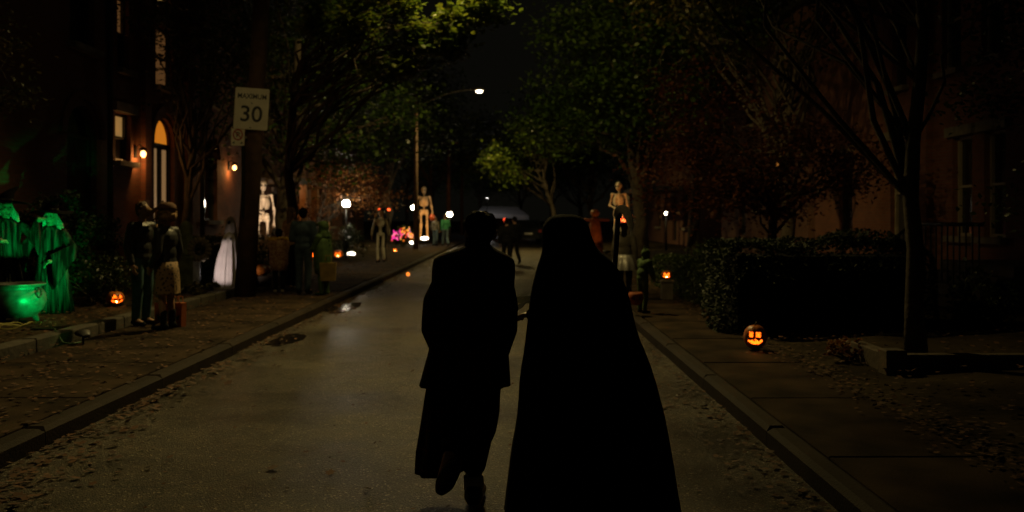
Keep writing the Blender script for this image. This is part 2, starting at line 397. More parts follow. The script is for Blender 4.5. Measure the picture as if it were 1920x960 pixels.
def lamp(kind, name, loc, watts, col, parent=None, size=0.05, aim=None, angle=100, blend=0.5):
    d = bpy.data.lights.new(name, kind); d.energy = watts; d.color = col
    if kind in ('POINT', 'SPOT'): d.shadow_soft_size = size
    if kind == 'SPOT': d.spot_size = math.radians(angle); d.spot_blend = blend
    o = bpy.data.objects.new(name, d); o.location = loc
    if aim is not None: o.rotation_euler = (Vector(aim)-Vector(loc)).to_track_quat('-Z', 'Y').to_euler()
    link(o)
    if parent is not None:
        o.location = Vector(loc)-parent.location; o.parent = parent
    return o

# ------------------------------------------------------------------ leaves and trees
KITE = np.array([[0, -.5, 0], [.34, .02, .07], [0, .5, -.03], [-.34, .02, .07]])
KITE_F = [(0, 1, 2), (0, 2, 3)]
_st = []
for i, (a, r) in enumerate([(-90, .5), (-50, .3), (-15, .46), (15, .26), (42, .5), (66, .3), (90, .55), (114, .3), (138, .5), (165, .26), (195, .46), (230, .3)]):
    _st.append([r*math.cos(math.radians(a)), r*math.sin(math.radians(a)), .1*(r-.3)])
MAPLE = np.array(_st+[[0, 0, 0]]); MAPLE_F = [(12, i, (i+1) % 12) for i in range(12)]
FIVE = np.array([[0, -.45, 0], [.38, -.12, .06], [.3, .34, .02], [0, .55, -.04], [-.3, .34, .02], [-.38, -.12, .06]])
FIVE_F = [(0, 1, 2), (0, 2, 3), (0, 3, 4), (0, 4, 5)]

def rand_rot(n, flat=0.0, rng=RNG):
    """random rotation matrices; flat -> 1 keeps leaves lying down"""
    tilt = rng.normal(0, 1, n)*(1-flat)*0.9+rng.normal(0, .12, n); az = rng.uniform(0, 2*PI, n); sp = rng.uniform(0, 2*PI, n)
    def rz(a):
        m = np.zeros((n, 3, 3)); c, s = np.cos(a), np.sin(a); m[:, 0, 0] = c; m[:, 0, 1] = -s; m[:, 1, 0] = s; m[:, 1, 1] = c; m[:, 2, 2] = 1; return m
    rx = np.zeros((n, 3, 3)); c, s = np.cos(tilt), np.sin(tilt); rx[:, 0, 0] = 1; rx[:, 1, 1] = c; rx[:, 1, 2] = -s; rx[:, 2, 1] = s; rx[:, 2, 2] = c
    return rz(az) @ rx @ rz(sp)

def leaf_mesh(name, pts, size, material, shape='kite', flat=0.0, tint=None, rng=RNG):
    S, F = {'kite': (KITE, KITE_F), 'maple': (MAPLE, MAPLE_F), 'five': (FIVE, FIVE_F)}[shape]
    n = len(pts); R = rand_rot(n, flat, rng)
    sz = np.asarray(size)*rng.uniform(.65, 1.25, n)
    v = np.einsum('nij,kj->nki', R, S)*sz[:, None, None]+np.asarray(pts)[:, None, :]
    k = len(S); f = (np.array(F)[None]+(np.arange(n)*k)[:, None, None]).reshape(-1, 3)
    me = bpy.data.meshes.new(name); me.vertices.add(n*k); me.vertices.foreach_set('co', v.reshape(-1).astype(np.float32))
    me.loops.add(len(f)*3); me.loops.foreach_set('vertex_index', f.reshape(-1).astype(np.int32))
    me.polygons.add(len(f)); me.polygons.foreach_set('loop_start', (np.arange(len(f))*3).astype(np.int32))
    me.update(calc_edges=True)
    t = rng.uniform(0, 1, n) if tint is None else np.clip(tint+rng.normal(0, .16, n), 0, 1)
    a = me.attributes.new('tint', 'FLOAT', 'POINT'); a.data.foreach_set('value', np.repeat(t, k).astype(np.float32))
    me.materials.append(material); return me

def branch_path(a, b, wob, n=6, sag=0.0, rng=random):
    a, b = Vector(a), Vector(b); out = []
    for i in range(n+1):
        t = i/n; p = a.lerp(b, t)
        if 0 < i < n: p += Vector((rng.uniform(-1, 1), rng.uniform(-1, 1), rng.uniform(-.6, .6)))*wob*(b-a).length
        p.z += sag*math.sin(t*PI)*(b-a).length
        out.append(p)
    return out

def tree(name, label, base, trunk_top, r0, crown, n_clump, per, leaf, material, shape='kite', clump_r=0.55, group=None, limbs=16, trunk_mat='bark', flat=0.25, fork=None, cat='tree', seed=0):
    """crown: list of ellipsoids (cx,cy,cz,rx,ry,rz) in world metres"""
    rg = random.Random(seed+11); rng = np.random.default_rng(seed+3)
    root = thing(name, label, cat, base, 0, group); B = Vector(base)
    cl = []
    vol = np.array([c[3]*c[4]*c[5] for c in crown])**.7; vol /= vol.sum()
    for ci in rng.choice(len(crown), n_clump, p=vol):
        c = crown[ci]; d = rng.normal(0, 1, 3); d /= np.linalg.norm(d); rr = rng.uniform(.35, 1.0)**.5
        cl.append([c[0]+d[0]*rr*c[3], c[1]+d[1]*rr*c[4], c[2]+d[2]*rr*c[5]])
    cl = np.array(cl)
    tm = MB(); T = Vector(trunk_top)
    tp = branch_path(B, T, 0.02, 7, rng=rg)
    tm.tube(tp, [r0*(1.25 if i == 0 else 1-.5*i/7) for i in range(8)], 9)
    trunk = tm.build('trunk', trunk_mat, root, True, world=True)
    order = list(range(n_clump)); rg.shuffle(order)
    lm = MB()
    for q in order[:limbs]:
        s_ = rg.uniform(.45, 1.0); i0 = min(7, int(s_*7)); st = tp[i0]
        if cl[q][2] < st.z-1.0: st = tp[4]
        e = Vector(cl[q]); p = branch_path(st, e, 0.05, 6, 0.05, rg)
        rb = r0*(.42-.12*s_)*rg.uniform(.6, 1.1)
        lm.tube(p, [rb*(1-.88*i/6) for i in range(7)], 6, cap=False)
        for _ in range(3):
            k = rg.randint(3, 5); near = cl[np.argsort(((cl-np.array(p[k]))**2).sum(1))[rg.randint(0, 5)]]
            lm.tube(branch_path(p[k], near, .07, 4, 0.04, rg), [rb*.3, rb*.22, rb*.15, rb*.1, rb*.05], 5, cap=False)
    if limbs: lm.build('branches', trunk_mat, root, True, world=True)
    off = rng.normal(0, 1, (n_clump, per, 3))*np.array([1, 1, .55])*clump_r*rng.uniform(.6, 1.2, (n_clump, 1, 1))
    pts = (cl[:, None, :]+off).reshape(-1, 3)-np.array(base)
    tint = np.repeat(rng.uniform(.1, .9, n_clump), per)
    me = leaf_mesh('crown', pts, leaf, material, shape, flat, tint, rng)
    c = link(bpy.data.objects.new('crown', me), root); c['kind'] = 'stuff'
    return root

def leafy_box(name, label, lo, hi, n, leaf, material, cat='hedge', seed=0, bulge=.1):
    rng = np.random.default_rng(seed); lo = np.array(lo, float); hi = np.array(hi, float)
    base = ((lo[0]+hi[0])/2, (lo[1]+hi[1])/2, lo[2]); root = thing(name, label, cat, base)
    m = MB(); c = (lo+hi)/2; d = hi-lo; m.box(c-np.array([0, 0, .1]), d-np.array([.45, .4, .25]))
    m.build('stems', 'hedge_core', root, world=True)
    A = np.array([d[1]*d[2], d[1]*d[2], d[0]*d[2], d[0]*d[2], d[0]*d[1]]); A = A/A.sum()
    pts = rng.uniform(0, 1, (n, 3))*d+lo
    ax = rng.choice(5, n, p=A); jit = np.abs(rng.normal(0, .07, n))
    for k, (a, hi_) in enumerate(((0, 0), (0, 1), (1, 0), (1, 1), (2, 1))):
        s = ax == k; pts[s, a] = (hi[a]-jit[s]) if hi_ else (lo[a]+jit[s])
    w = np.array([mnoise.noise(Vector(p)*1.7) for p in pts]); nrm = pts-c; nrm /= np.linalg.norm(nrm, axis=1)[:, None]
    hf = d/2; un = np.abs((pts-c)/hf)*np.array([1, 1, 1]); un[:, 2] = np.where(pts[:, 2] > c[2], un[:, 2], 0); rr_ = np.maximum(1, (un**5).sum(1)**(1/5)); pts = c+(pts-c)/rr_[:, None]
    pts = pts+nrm*(w*bulge)[:, None]; pts[:, 2] = np.maximum(pts[:, 2], lo[2]+.02)
    me = leaf_mesh('foliage', pts-np.array(base), leaf, material, 'kite', .1, None, rng)
    f = link(bpy.data.objects.new('foliage', me), root); f['kind'] = 'stuff'
    return root

def shrub(name, label, c, r, n, leaf, material, seed=0, cat='shrub', group=None, nclump=26):
    rng = np.random.default_rng(seed); root = thing(name, label, cat, c, 0, group)
    d = rng.normal(0, 1, (nclump, 3)); d /= np.linalg.norm(d, axis=1)[:, None]
    cl = d*np.array([r[0], r[1], r[2]*.75])*(rng.uniform(.3, 1, (nclump, 1))**.5); cl[:, 2] += r[2]*.85
    pts = (cl[rng.integers(0, nclump, n)]+rng.normal(0, .14, (n, 3))*min(r)*1.1); pts[:, 2] = np.maximum(pts[:, 2], .02)
    st = MB()
    for k in range(7): st.tube(branch_path((0, 0, 0), cl[k], .06, 4), [.02, .016, .012, .008, .004], 5)
    st.build('stems', 'bark', root)
    me = leaf_mesh('foliage', pts, leaf, material, 'kite', .15, None, rng)
    link(bpy.data.objects.new('foliage', me), root)['kind'] = 'stuff'
    return root

# ================================================================== THE STREET
KL, KR = -3.40, 1.85            # kerb edges
SW = 0.13                       # sidewalk height
LO, RO = -5.42, 3.06            # outer sidewalk edges
# ground: one sheet, dipping under the road
prof = [(-260, .35), (-60, .35), (-12, .42), (-8.6, .30), (-6.4, .20), (-5.75, .18), (-5.60, .09), (-5.4, .05), (-3.3, -.25), (1.7, -.25), (3.0, .05), (3.2, .12), (4.5, .2), (9, .32), (14, .35), (60, .35), (260, .35)]
ys = [-40]+list(np.linspace(-10, 60, 71))+[75, 100, 140, 200, 300, 460]
m = MB(); vs = []; nP = len(prof)
for y in ys:
    for (x, z) in prof:
        vs.append((x, y, z+(mnoise.noise(Vector((x*.7, y*.7, 0)))*.05 if (x < -5.7 or x > 3.15) and abs(x) < 20 else 0)))
fs = [(i*nP+k, i*nP+k+1, (i+1)*nP+k+1, (i+1)*nP+k) for i in range(len(ys)-1) for k in range(nP-1)]
m.add(vs, fs); g = m.build('ground', 'soil', smooth=True); tag(g, kind='structure')
# road
m = MB(); xs = np.linspace(KL, KR, 15); ys = list(np.linspace(-10, 40, 101))+list(np.linspace(45, 320, 30)); n = len(xs)
vs = [(x, y, -.012*((x-(KL+KR)/2)/2.6)**2+mnoise.noise(Vector((x*.5, y*.35, 4)))*.012) for y in ys for x in xs]
m.add(vs, [(i*n+k, i*n+k+1, (i+1)*n+k+1, (i+1)*n+k) for i in range(len(ys)-1) for k in range(n-1)])
road = m.build('road', 'asphalt', smooth=True); tag(road, kind='structure')
# sidewalks: a bed with slabs laid on it, and kerb stones
def walk(name, x0, x1, across, kx0, kx1, kname):
    b = MB(); b.box(((x0+x1)/2, 150, -.1), (x1-x0, 330, .41)); bed = b.build(name, 'joint'); tag(bed, kind='structure')
    wd = (x1-x0)/across; Ls = 1.9
    sm = MB().box((0, 0, 0), (wd-.008, Ls-.01, .09), bev=.008).mesh('slab'); sm.materials.append(MATS['concrete'])
    y = 2.0
    while y < 56:
        for a in range(across):
            o = link(bpy.data.objects.new('slab', sm), bed); o.location = (x0+wd*(a+.5), y+Ls/2, SW-.045+random.uniform(-.003, .003))
            o.rotation_euler = (random.uniform(-.002, .002), random.uniform(-.002, .002), 0)
        y += Ls
    f = MB(); f.box(((x0+x1)/2, 188, SW-.04), (x1-x0-.01, 263, .08)); f.build('far_paving', 'concrete', bed)
    kb = MB(); kb.box(((kx0+kx1)/2, 150, -.1), (kx1-kx0-.02, 330, .40)); k = kb.build(kname, 'joint'); tag(k, kind='structure')
    km = MB().box((0, 0, 0), (kx1-kx0, 2.19, .35), bev=.034).mesh('kerb_stone'); km.materials.append(MATS['kerb_concrete'])
    y = 2.2
    while y < 75:
        o = link(bpy.data.objects.new('kerb_stone', km), k); o.location = ((kx0+kx1)/2, y+1.1, SW-.172+random.uniform(-.005, .003)); y += 2.2
    f = MB(); f.box(((kx0+kx1)/2, 200, SW-.18), (kx1-kx0, 247, .35)); f.build('far_kerb', 'kerb_concrete', k)
walk('sidewalk_left', LO, KL-.19, 1, KL-.18, KL, 'kerb_left')
walk('sidewalk_right', KR+.17, RO, 1, KR, KR+.16, 'kerb_right')

# puddles along the left kerb
def puddle(cx, cy, rx, ry, seed):
    rg = random.Random(seed); pts = []
    for k in range(30):
        a = 2*PI*k/30; r = 1+.35*mnoise.noise(Vector((math.cos(a)*1.6, math.sin(a)*1.6, seed)))+rg.uniform(-.08, .08)
        x = min(cx+rx*r*math.cos(a), 1.8); x = max(x, KL+.01)
        pts.append((x, cy+ry*r*math.sin(a), 0))
    zz = max(-.012*((x-(KL+KR)/2)/2.6)**2+mnoise.noise(Vector((x*.5, y*.35, 4)))*.012 for x, y, _ in pts)+.004
    MB().add([(p[0], p[1], zz) for p in pts]+[(p[0], p[1], zz-.05) for p in pts], [tuple(range(30))]+[((i+1) % 30, i, 30+i, 30+(i+1) % 30) for i in range(30)]).build('puddle', 'water' if seed == 1 else 'damp')
    o = COL.objects[-1]; tag(o, kind='structure')
puddle(-3.15, 16.9, .27, 1.0, 1); puddle(0.35, 18.5, .5, .9, 4)
puddle(-3.1, 12.4, .22, .6, 5)

# ------------------------------------------------------------------ street lamps and poles
SODIUM = (1.0, 0.74, 0.255)
def street_lamp(label, base, arm_to, watts, r=.11, group=None, lens_w=1.0, pole_top=None, cone=118, ahead=0):
    root = thing('street_lamp', label, 'street lamp', base, 0, group); b = Vector(base); a = Vector(arm_to)
    top = Vector((b.x, b.y, pole_top or a.z+.05))
    MB().tube([b, b.lerp(top, .5), top], [r*1.3, r*1.05, r*.8], 12).build('pole', 'wood_pole', root, True, world=True)
    st = Vector((b.x, b.y, a.z-1.0)); arm = []
    for i in range(9):
        t = i/8; p = st.lerp(a, t); p.z = st.z+(a.z-st.z)*math.sin(t*PI/2)**.8; arm.append(p)
    MB().tube(arm, .035, 8).build('arm', 'metal_grey', root, True, world=True)
    d = (a-st); d.z = 0; d.normalize(); rot = Matrix.Rotation(math.atan2(d.y, d.x), 3, 'Z')
    hd = MB(); hd.ell(a+d*.25+Vector((0, 0, .03)), (.38, .17, .10), 14, 8, rot); hd.build('lamp_head', 'metal_grey', root, True, world=True)
    ln = MB(); ln.ell(a+d*.3+Vector((0, 0, -.07)), (.17, .12, .09), 12, 8, rot)
    ln.build('lens', emit('street_lens', (1.0, .86, .58), 14*lens_w), root, True, world=True)
    lamp('SPOT', 'lamp_light', a+d*.3+Vector((0, 0, -.22)), watts, SODIUM, root, .12, (a.x+d.x*.3+.01, a.y, 0), cone, 1.0)
    if ahead: lamp('SPOT', 'lamp_light', a+d*.3+Vector((.05, .05, -.22)), 750, SODIUM, root, .12, a+Vector((8.2, 9.3, -4.6)), 34, .8)  # extra beam added to light the rust leaved tree
    if ahead: lamp('SPOT', 'lamp_light', a+d*.3+Vector((0, .05, -.22)), ahead, SODIUM, root, .12, a+Vector((-.4, 9.5, -5.2)), 40, .9)     # road lanterns throw along the street
    return root
LAMP_NEAR = street_lamp('wooden street lamp pole rising just beyond the left edge of the view', (-5.9, 7.6, .1), (-4.25, 8.3, 7.6), 250, cone=84, ahead=160)
street_lamp('distant street lamp, tall wooden pole with a curved arm and lit white head', (-4.8, 45, .1), (-1.95, 45, 8.05), 2400, .10, lens_w=1.4, cone=170)
for (px, py0, Y, lab) in ((841, 262, 66, 'bare wooden utility pole right of the distant street lamp pole'), (866, 275, 82, 'farthest thin wooden utility pole beside the street')):
    p = W(px, 0, Y); r_ = thing('utility_pole', lab, 'pole', (p.x, Y, .1), 0, 'bare utility poles'); h = W(px, py0, Y).z
    MB().tube([(0, 0, 0), (0, 0, h/2), (.05, 0, h)], [.17, .15, .12], 10).build('shaft', 'wood_pole', r_, True)
    MB().box((.05, 0, h-.35), (1.3, .09, .1)).build('crossarm', 'wood_pole', r_)

# the leaning pole with the signs
PB = W(459, 0, 17.8); pole = thing('utility_pole', 'thick leaning wooden utility pole carrying the speed limit sign', 'pole', (PB.x, 17.8, SW-.02))
ptop = Vector(((492-459)*17.8/FPX*(9.2/6.0), 0, 9.3))
MB().tube([(0, 0, 0), ptop*.3, ptop*.65, ptop], [.205, .175, .15, .125], 18).build('shaft', 'wood_pole', pole, True)
for zf in (.36, .41):
    c = ptop*zf; MB().tube([c+Vector((0, 0, -.02)), c+Vector((0, 0, .02))], [.178, .177], 18).build('strap', 'metal_grey', pole, True)
MB().box((.02, -.19, 2.35), (.05, .04, 1.6)).build('conduit', 'black_metal', pole)

la = [Vector((0, 0, 0))+ptop*.86, ptop*.93+Vector((1.0, -.05, .25)), ptop*.96+Vector((2.3, -.1, .3)), ptop*.96+Vector((3.3, -.1, .28))]
MB().tube(la, .035, 8).build('lamp_arm', 'metal_grey', pole, True)
le = la[-1]; MB().ell(le+Vector((.2, 0, .03)), (.36, .17, .1), 14, 8).build('lamp_head', 'metal_grey', pole, True)
MB().ell(le+Vector((.25, 0, -.08)), (.2, .13, .09), 12, 8).build('lamp_lens', emit('street_lens', (1.0, .86, .58), 14), pole, True)
lp_ = pole.location+le+Vector((.25, 0, -.28)); lamp('SPOT', 'lamp_light', lp_, 2500, SODIUM, pole, .14, lp_+Vector((-.08, -.68, -1)), 93, 1.0); lamp('SPOT', 'lamp_light', lp_+Vector((0, .06, 0)), 1700, SODIUM, pole, .14, lp_+Vector((.2, 1, -.8)), 112, .8)

def text_mesh(body, size, name, material, parent, loc, rot, ext=.002, sx=1.0, bold=0.0):
    c = bpy.data.curves.new('t', 'FONT'); c.body = body; c.size = size; c.extrude = ext; c.align_x = 'CENTER'; c.align_y = 'CENTER'; c.offset = bold
    c.resolution_u = 6
    o = bpy.data.objects.new('t', c); COL.objects.link(o)
    me = bpy.data.meshes.new_from_object(o.evaluated_get(bpy.context.evaluated_depsgraph_get())); me.name = name
    bpy.data.objects.remove(o); me.materials.clear(); me.materials.append(MATS[material])
    t = bpy.data.objects.new(name, me); link(t, parent); t.location = loc; t.rotation_euler = rot; t.scale = (sx, 1, 1); return t

def plate(w, h, r=.03, n=5):
    pts = []
    for (cx, cz, a0) in ((w/2-r, -h/2+r, -90), (w/2-r, h/2-r, 0), (-w/2+r, h/2-r, 90), (-w/2+r, -h/2+r, 180)):
        for i in range(n): a = math.radians(a0+90*i/(n-1)); pts.append((cx+r*math.cos(a), cz+r*math.sin(a)))
    return pts
SY = 17.52
c = W(471.5, 204, SY); sgn = thing('speed_limit_sign', 'white rectangular MAXIMUM 30 sign on the leaning pole', 'sign', c)
sgn.rotation_euler = (0, math.radians(3.5), math.radians(6)); sw, sh = .64, .80
MB().prism(plate(sw, sh), 0, .012).build('plate', 'sign_white', sgn)
fr = plate(sw-.03, sh-.03); fi = plate(sw-.055, sh-.055, .02); q = len(fr)
MB().add([(p[0], -.002, p[1]) for p in fr]+[(p[0], -.002, p[1]) for p in fi], [(i, (i+1) % q, q+(i+1) % q, q+i) for i in range(q)]).build('border', 'sign_white', sgn)
text_mesh('MAXIMUM', .135, 'lettering', 'sign_black', sgn, (0, -.004, .235), (PI/2, 0, 0), sx=.88, bold=.002)
text_mesh('30', .43, 'numerals', 'sign_black', sgn, (0, -.004, -.115), (PI/2, 0, 0), sx=1.02, bold=.005)
for z in (.105, -.365): MB().ell((0, -.004, z), (.014, .006, .014), 8, 6).build('bolt', 'black_metal', sgn)
MB().box((0, .06, 0), (.04, .09, .7)).build('bracket', 'metal_grey', sgn)
c = W(446, 257, SY); ns = thing('no_parking_sign', 'small white sign with a red circle hanging under the speed limit sign', 'sign', c)
ns.rotation_euler = (0, math.radians(1.5), math.radians(6))
MB().prism(plate(.25, .33, .02), 0, .01).build('plate', 'sign_white', ns)
rg_ = MB(); vs = []
for k in range(32):
    a = 2*PI*k/32
    for r in (.102, .078): vs.append((r*math.cos(a)*.92, -.004, .045+r*math.sin(a)*1.08))
rg_.add(vs, [(2*k, 2*((k+1) % 32), 2*((k+1) % 32)+1, 2*k+1) for k in range(32)])
rg_.box((0, -.0045, .045), (.02, .001, .17), Matrix.Rotation(math.radians(-45), 3, 'Y'))
rg_.build('prohibition_ring', 'sign_red', ns)
text_mesh('P', .135, 'lettering', 'sign_black', ns, (0, -.0035, .045), (PI/2, 0, 0), bold=.003, ext=.0004)
for s_ in (-1, 1):
    MB().add([(s_*.105, -.004, -.11), (s_*.06, -.004, -.085), (s_*.06, -.004, -.135)], [(0, 1, 2)]).build('arrowhead', 'sign_black', ns)
MB().box((.06, .05, 0), (.2, .08, .04)).build('bracket', 'metal_grey', ns)

# ------------------------------------------------------------------ houses
def arch_pts(y0, y1, zs, n=12):
    c = (y0+y1)/2; r = (y1-y0)/2
    return [(c+r*math.cos(PI*i/n), zs+r*math.sin(PI*i/n)) for i in range(n+1)]

def house(name, label, X, sgn_, Y0, Y1, H, depth, wall_mat, openings, roof=2.2, z0=0.0):
    """street front in the plane x = X (sgn_ = +1 faces +x); openings: dict(y0,y1,z0,z1,arch,kind,lit...)"""
    root = thing(name, label, 'house', (X, (Y0+Y1)/2, z0)); T = .24
    ys = sorted({Y0, Y1, *[o['y0'] for o in openings], *[o['y1'] for o in openings]})
    zs = sorted({z0, H, *[o['z0'] for o in openings], *[o['z1'] for o in openings]})
    w = MB(); Xi = X-sgn_*T
    inside = lambda y, z: any(o['y0'] < y < o['y1'] and o['z0'] < z < o['z1'] for o in openings)
    for a, b in zip(ys, ys[1:]):
        for c, d in zip(zs, zs[1:]):
            if not inside((a+b)/2, (c+d)/2): w.add([(X, a, c), (X, b, c), (X, b, d), (X, a, d)], [(0, 1, 2, 3) if sgn_ > 0 else (3, 2, 1, 0)])
    for o in openings:
        y0, y1, a, b = o['y0'], o['y1'], o['z0'], o['z1']
        w.add([(X, y0, a), (X, y1, a), (X, y1, b), (X, y0, b), (Xi, y0, a), (Xi, y1, a), (Xi, y1, b), (Xi, y0, b)],
              [(0, 1, 5, 4), (1, 2, 6, 5), (2, 3, 7, 6), (3, 0, 4, 7)])
        if o.get('arch'):
            r = (y1-y0)/2; ap = arch_pts(y0, y1, b-r); k = len(ap); m_ = k//2
            for half, cy in ((ap[:m_+1], y1), (ap[m_:], y0)):
                w.add([(X, cy, b)]+[(X, p[0], p[1]) for p in half], [(0, i+1, i+2) for i in range(len(half)-1)])
            w.add([(X, p[0], p[1]) for p in ap]+[(Xi, p[0], p[1]) for p in ap], [(i, i+1, k+i+1, k+i) for i in range(k-1)])
    Xb = X-sgn_*depth
    w.add([(X, Y0, z0), (X, Y0, H), (Xb, Y0, H), (Xb, Y0, z0)], [(0, 1, 2, 3)]); w.add([(X, Y1, z0), (X, Y1, H), (Xb, Y1, H), (Xb, Y1, z0)], [(3, 2, 1, 0)])
    w.add([(Xb, Y0, z0), (Xb, Y1, z0), (Xb, Y1, H), (Xb, Y0, H)], [(0, 1, 2, 3)])
    w.build('wall', wall_mat, root, world=True)
    e = .45; rm = MB(); xf, xb, xm = X+sgn_*e, Xb-sgn_*e, (X+Xb)/2
    rm.add([(xf, Y0-.1, H-.1), (xf, Y1+.1, H-.1), (xm, Y1+.1, H+roof), (xm, Y0-.1, H+roof), (xb, Y1+.1, H-.1), (xb, Y0-.1, H-.1)], [(0, 1, 2, 3), (3, 2, 4, 5), (0, 3, 5), (1, 4, 2), (0, 5, 4, 1)])
    rm.build('roof', 'roof_slate', root, world=True)
    MB().box((X+sgn_*.12, (Y0+Y1)/2, H-.25), (.3, Y1-Y0, .22)).build('cornice', 'trim_dark', root, world=True)
    for o in openings:
        y0, y1, a, b = o['y0'], o['y1'], o['z0'], o['z1']; xg = X-sgn_*.16; yc = (y0+y1)/2; r = (y1-y0)/2
        door = o.get('kind') == 'door'; nm = 'door' if door else 'window'; fw = .06
        spr = b-r if o.get('arch') else b
        f = MB()
        f.box((xg, y0+fw/2, (a+spr)/2), (.1, fw, spr-a)); f.box((xg, y1-fw/2, (a+spr)/2), (.1, fw, spr-a))
        f.box((xg, yc, a+fw/2), (.098, y1-y0-2*fw, fw))
        if o.get('arch'):
            ap = arch_pts(y0, y1, spr); ai = [(yc+(p[0]-yc)*(1-fw/r), spr+(p[1]-spr)*(1-fw/r)) for p in ap]; k = len(ap)
            f.add([(xg+sgn_*.05, *p) for p in ap]+[(xg+sgn_*.05, *p) for p in ai], [(i, i+1, k+i+1, k+i) for i in range(k-1)])
            f.box((xg, yc, spr), (.097, y1-y0-2*fw, .07))
        else:
            f.box((xg, yc, b-fw/2), (.098, y1-y0-2*fw, fw)); f.box((xg, yc, (a+b)/2), (.09, y1-y0-2*fw, .05))
        fo = f.build(nm, o.get('frame', 'trim_dark'), root, world=True)
        def pane(p0, p1, q0, q1, mt, nme='pane', poly=None):
            xp = xg-sgn_*.02
            if poly: mm = MB().add([(xp, *p) for p in poly], [tuple(range(len(poly)))])
            else: mm = MB().box((xp, (p0+p1)/2, (q0+q1)/2), (.012, p1-p0, q1-q0))
            L_ = root.location; mm.v = [(v[0]-L_[0], v[1]-L_[1], v[2]-L_[2]) for v in mm.v]
            return mm.build(nme, mt, fo)
        i0, i1 = y0+fw, y1-fw
        if door:
            dm = o.get('dmat', 'trim_dark'); mid = (i0+i1)/2
            for (p, q) in ((i0+.005, mid-.008), (mid+.008, i1-.005)):
                pane(p, q, a+fw, spr-.04, dm, 'door_leaf')
                if o.get('strip'):
                    L_ = root.location; w_ = (q-p)*.3
                    s_ = MB().box((xg+sgn_*.0-L_[0], (p+q)/2-L_[1]+w_*.4, (a+.35+spr-.1)/2-L_[2]), (.02, w_*1.25, spr-.1-a-.35)); s_.build('curtained_glass', o['strip'], fo)
            if o.get('arch'): pane(0, 0, 0, 0, o.get('fan', 'glass_dark'), 'fanlight', [(yc+(p[0]-yc)*.93, spr+.03+(p[1]-spr)*.93) for p in arch_pts(y0, y1, spr)])
        elif o.get('arch'):
            pane(i0, i1, a+fw, spr, o.get('lit', 'glass_dark')); pane(0, 0, 0, 0, o.get('lit', 'glass_dark'), 'pane', [(yc+(p[0]-yc)*.93, spr+.03+(p[1]-spr)*.93) for p in arch_pts(y0, y1, spr)])
        else:
            zm = (a+b)/2
            pane(i0, i1, a+fw, zm-.025, o.get('lit_low', 'glass_dark')); pane(i0, i1, zm+.025, b-fw, o.get('lit', 'glass_dark'))
        if not door:
            MB().box((X+sgn_*.05, yc, a-.06), (.22, y1-y0+.2, .115)).build('sill', 'stone', root, world=True)
        if o.get('arch'):                                     # projecting brick hood over the arch
            h1 = arch_pts(y0-.12, y1+.12, spr); h2 = arch_pts(y0-.3, y1+.3, spr); k = len(h1); xx = X+sgn_*.06
            MB().add([(xx, *p) for p in h1]+[(xx, *p) for p in h2]+[(X-.02*sgn_, *p) for p in h1]+[(X-.02*sgn_, *p) for p in h2],
                     [(i, i+1, k+i+1, k+i) for i in range(k-1)]+[(2*k+i, 2*k+i+1, i+1, i) for i in range(k-1)]+[(k+i, k+i+1, 3*k+i+1, 3*k+i) for i in range(k-1)]).build('arch_hood', wall_mat, root, world=True)
        else:
            MB().box((X+sgn_*.03, yc, b+.11), (.14, y1-y0+.3, .2)).build('lintel', 'stone', root, world=True)
    return root

WARM_WIN = emit('window_glow', (1.0, .55, .16), .24); DIM_WIN = emit('window_dim', (1.0, .45, .14), .07)
FAN = emit('fanlight_glow', (1.0, .3, .02), .5); CURT = emit('curtain_glow', (1.0, .55, .22), .19); ORANGE_WIN = emit('window_orange', (1.0, .36, .06), .6)
def op(y0, y1, z0, z1, **k): return dict(y0=y0, y1=y1, z0=z0, z1=z1, **k)
XA = -8.5
hA = house('brick_house', 'dark brick house behind the green lit witches', XA+.15, 1, 8.6, 18.85, 8.6, 9, 'brick_brown',
      [op(10.2, 11.3, 1.3, 3.6), op(13.2, 14.4, 1.3, 3.7, arch=True), op(17.0, 18.2, 1.1, 3.85, arch=True, kind='door'),
       op(13.3, 14.3, 5.0, 6.9), op(17.1, 18.1, 5.0, 6.9)])
hB = house('brick_house', 'brick house with arched doorway and two glowing wall lamps', XA, 1, 19.0, 28.5, 9.2, 9, 'brick_red',
      [op(19.4, 20.2, 2.9, 3.95, lit=WARM_WIN), op(21.5, 22.8, 1.25, 4.1, arch=True, kind='door', fan=FAN, strip=CURT),
       op(25.0, 26.1, 1.6, 3.9, arch=True), op(19.5, 20.1, 4.9, 6.5, lit=DIM_WIN), op(21.6, 22.7, 4.85, 6.3, lit=DIM_WIN, lit_low=DIM_WIN), op(25.2, 26.2, 4.9, 6.6),
       op(21.7, 22.6, 6.85, 7.9, lit=DIM_WIN, lit_low=WARM_WIN)])
for (y, lab) in ((18.62, None), (24.2, None)):
    MB().tube([(XA+(.22 if y > 19 else .24), y, .3), (XA+(.22 if y > 19 else .24), y, 8.9)], .06, 8).build('downpipe', 'trim_dark', hB, True, world=True)
for y in (20.9, 23.6):
    MB().box((XA+.06, y, 4.3), (.11, .35, 8.0)).build('pilaster', 'brick_red', hB, world=True)
st = MB()
stp = thing('front_steps', 'stone front steps rising to the arched doorway', 'steps', (XA+.8, 22.15, .3))
for i in range(5): MB().box((XA+.36+.3*(4-i)/2+.1, 22.15, .42+.2*i-.1+.0), (.5+.3*(4-i), 2.0, .195), bev=.015).build('step', 'stone', stp, world=True)
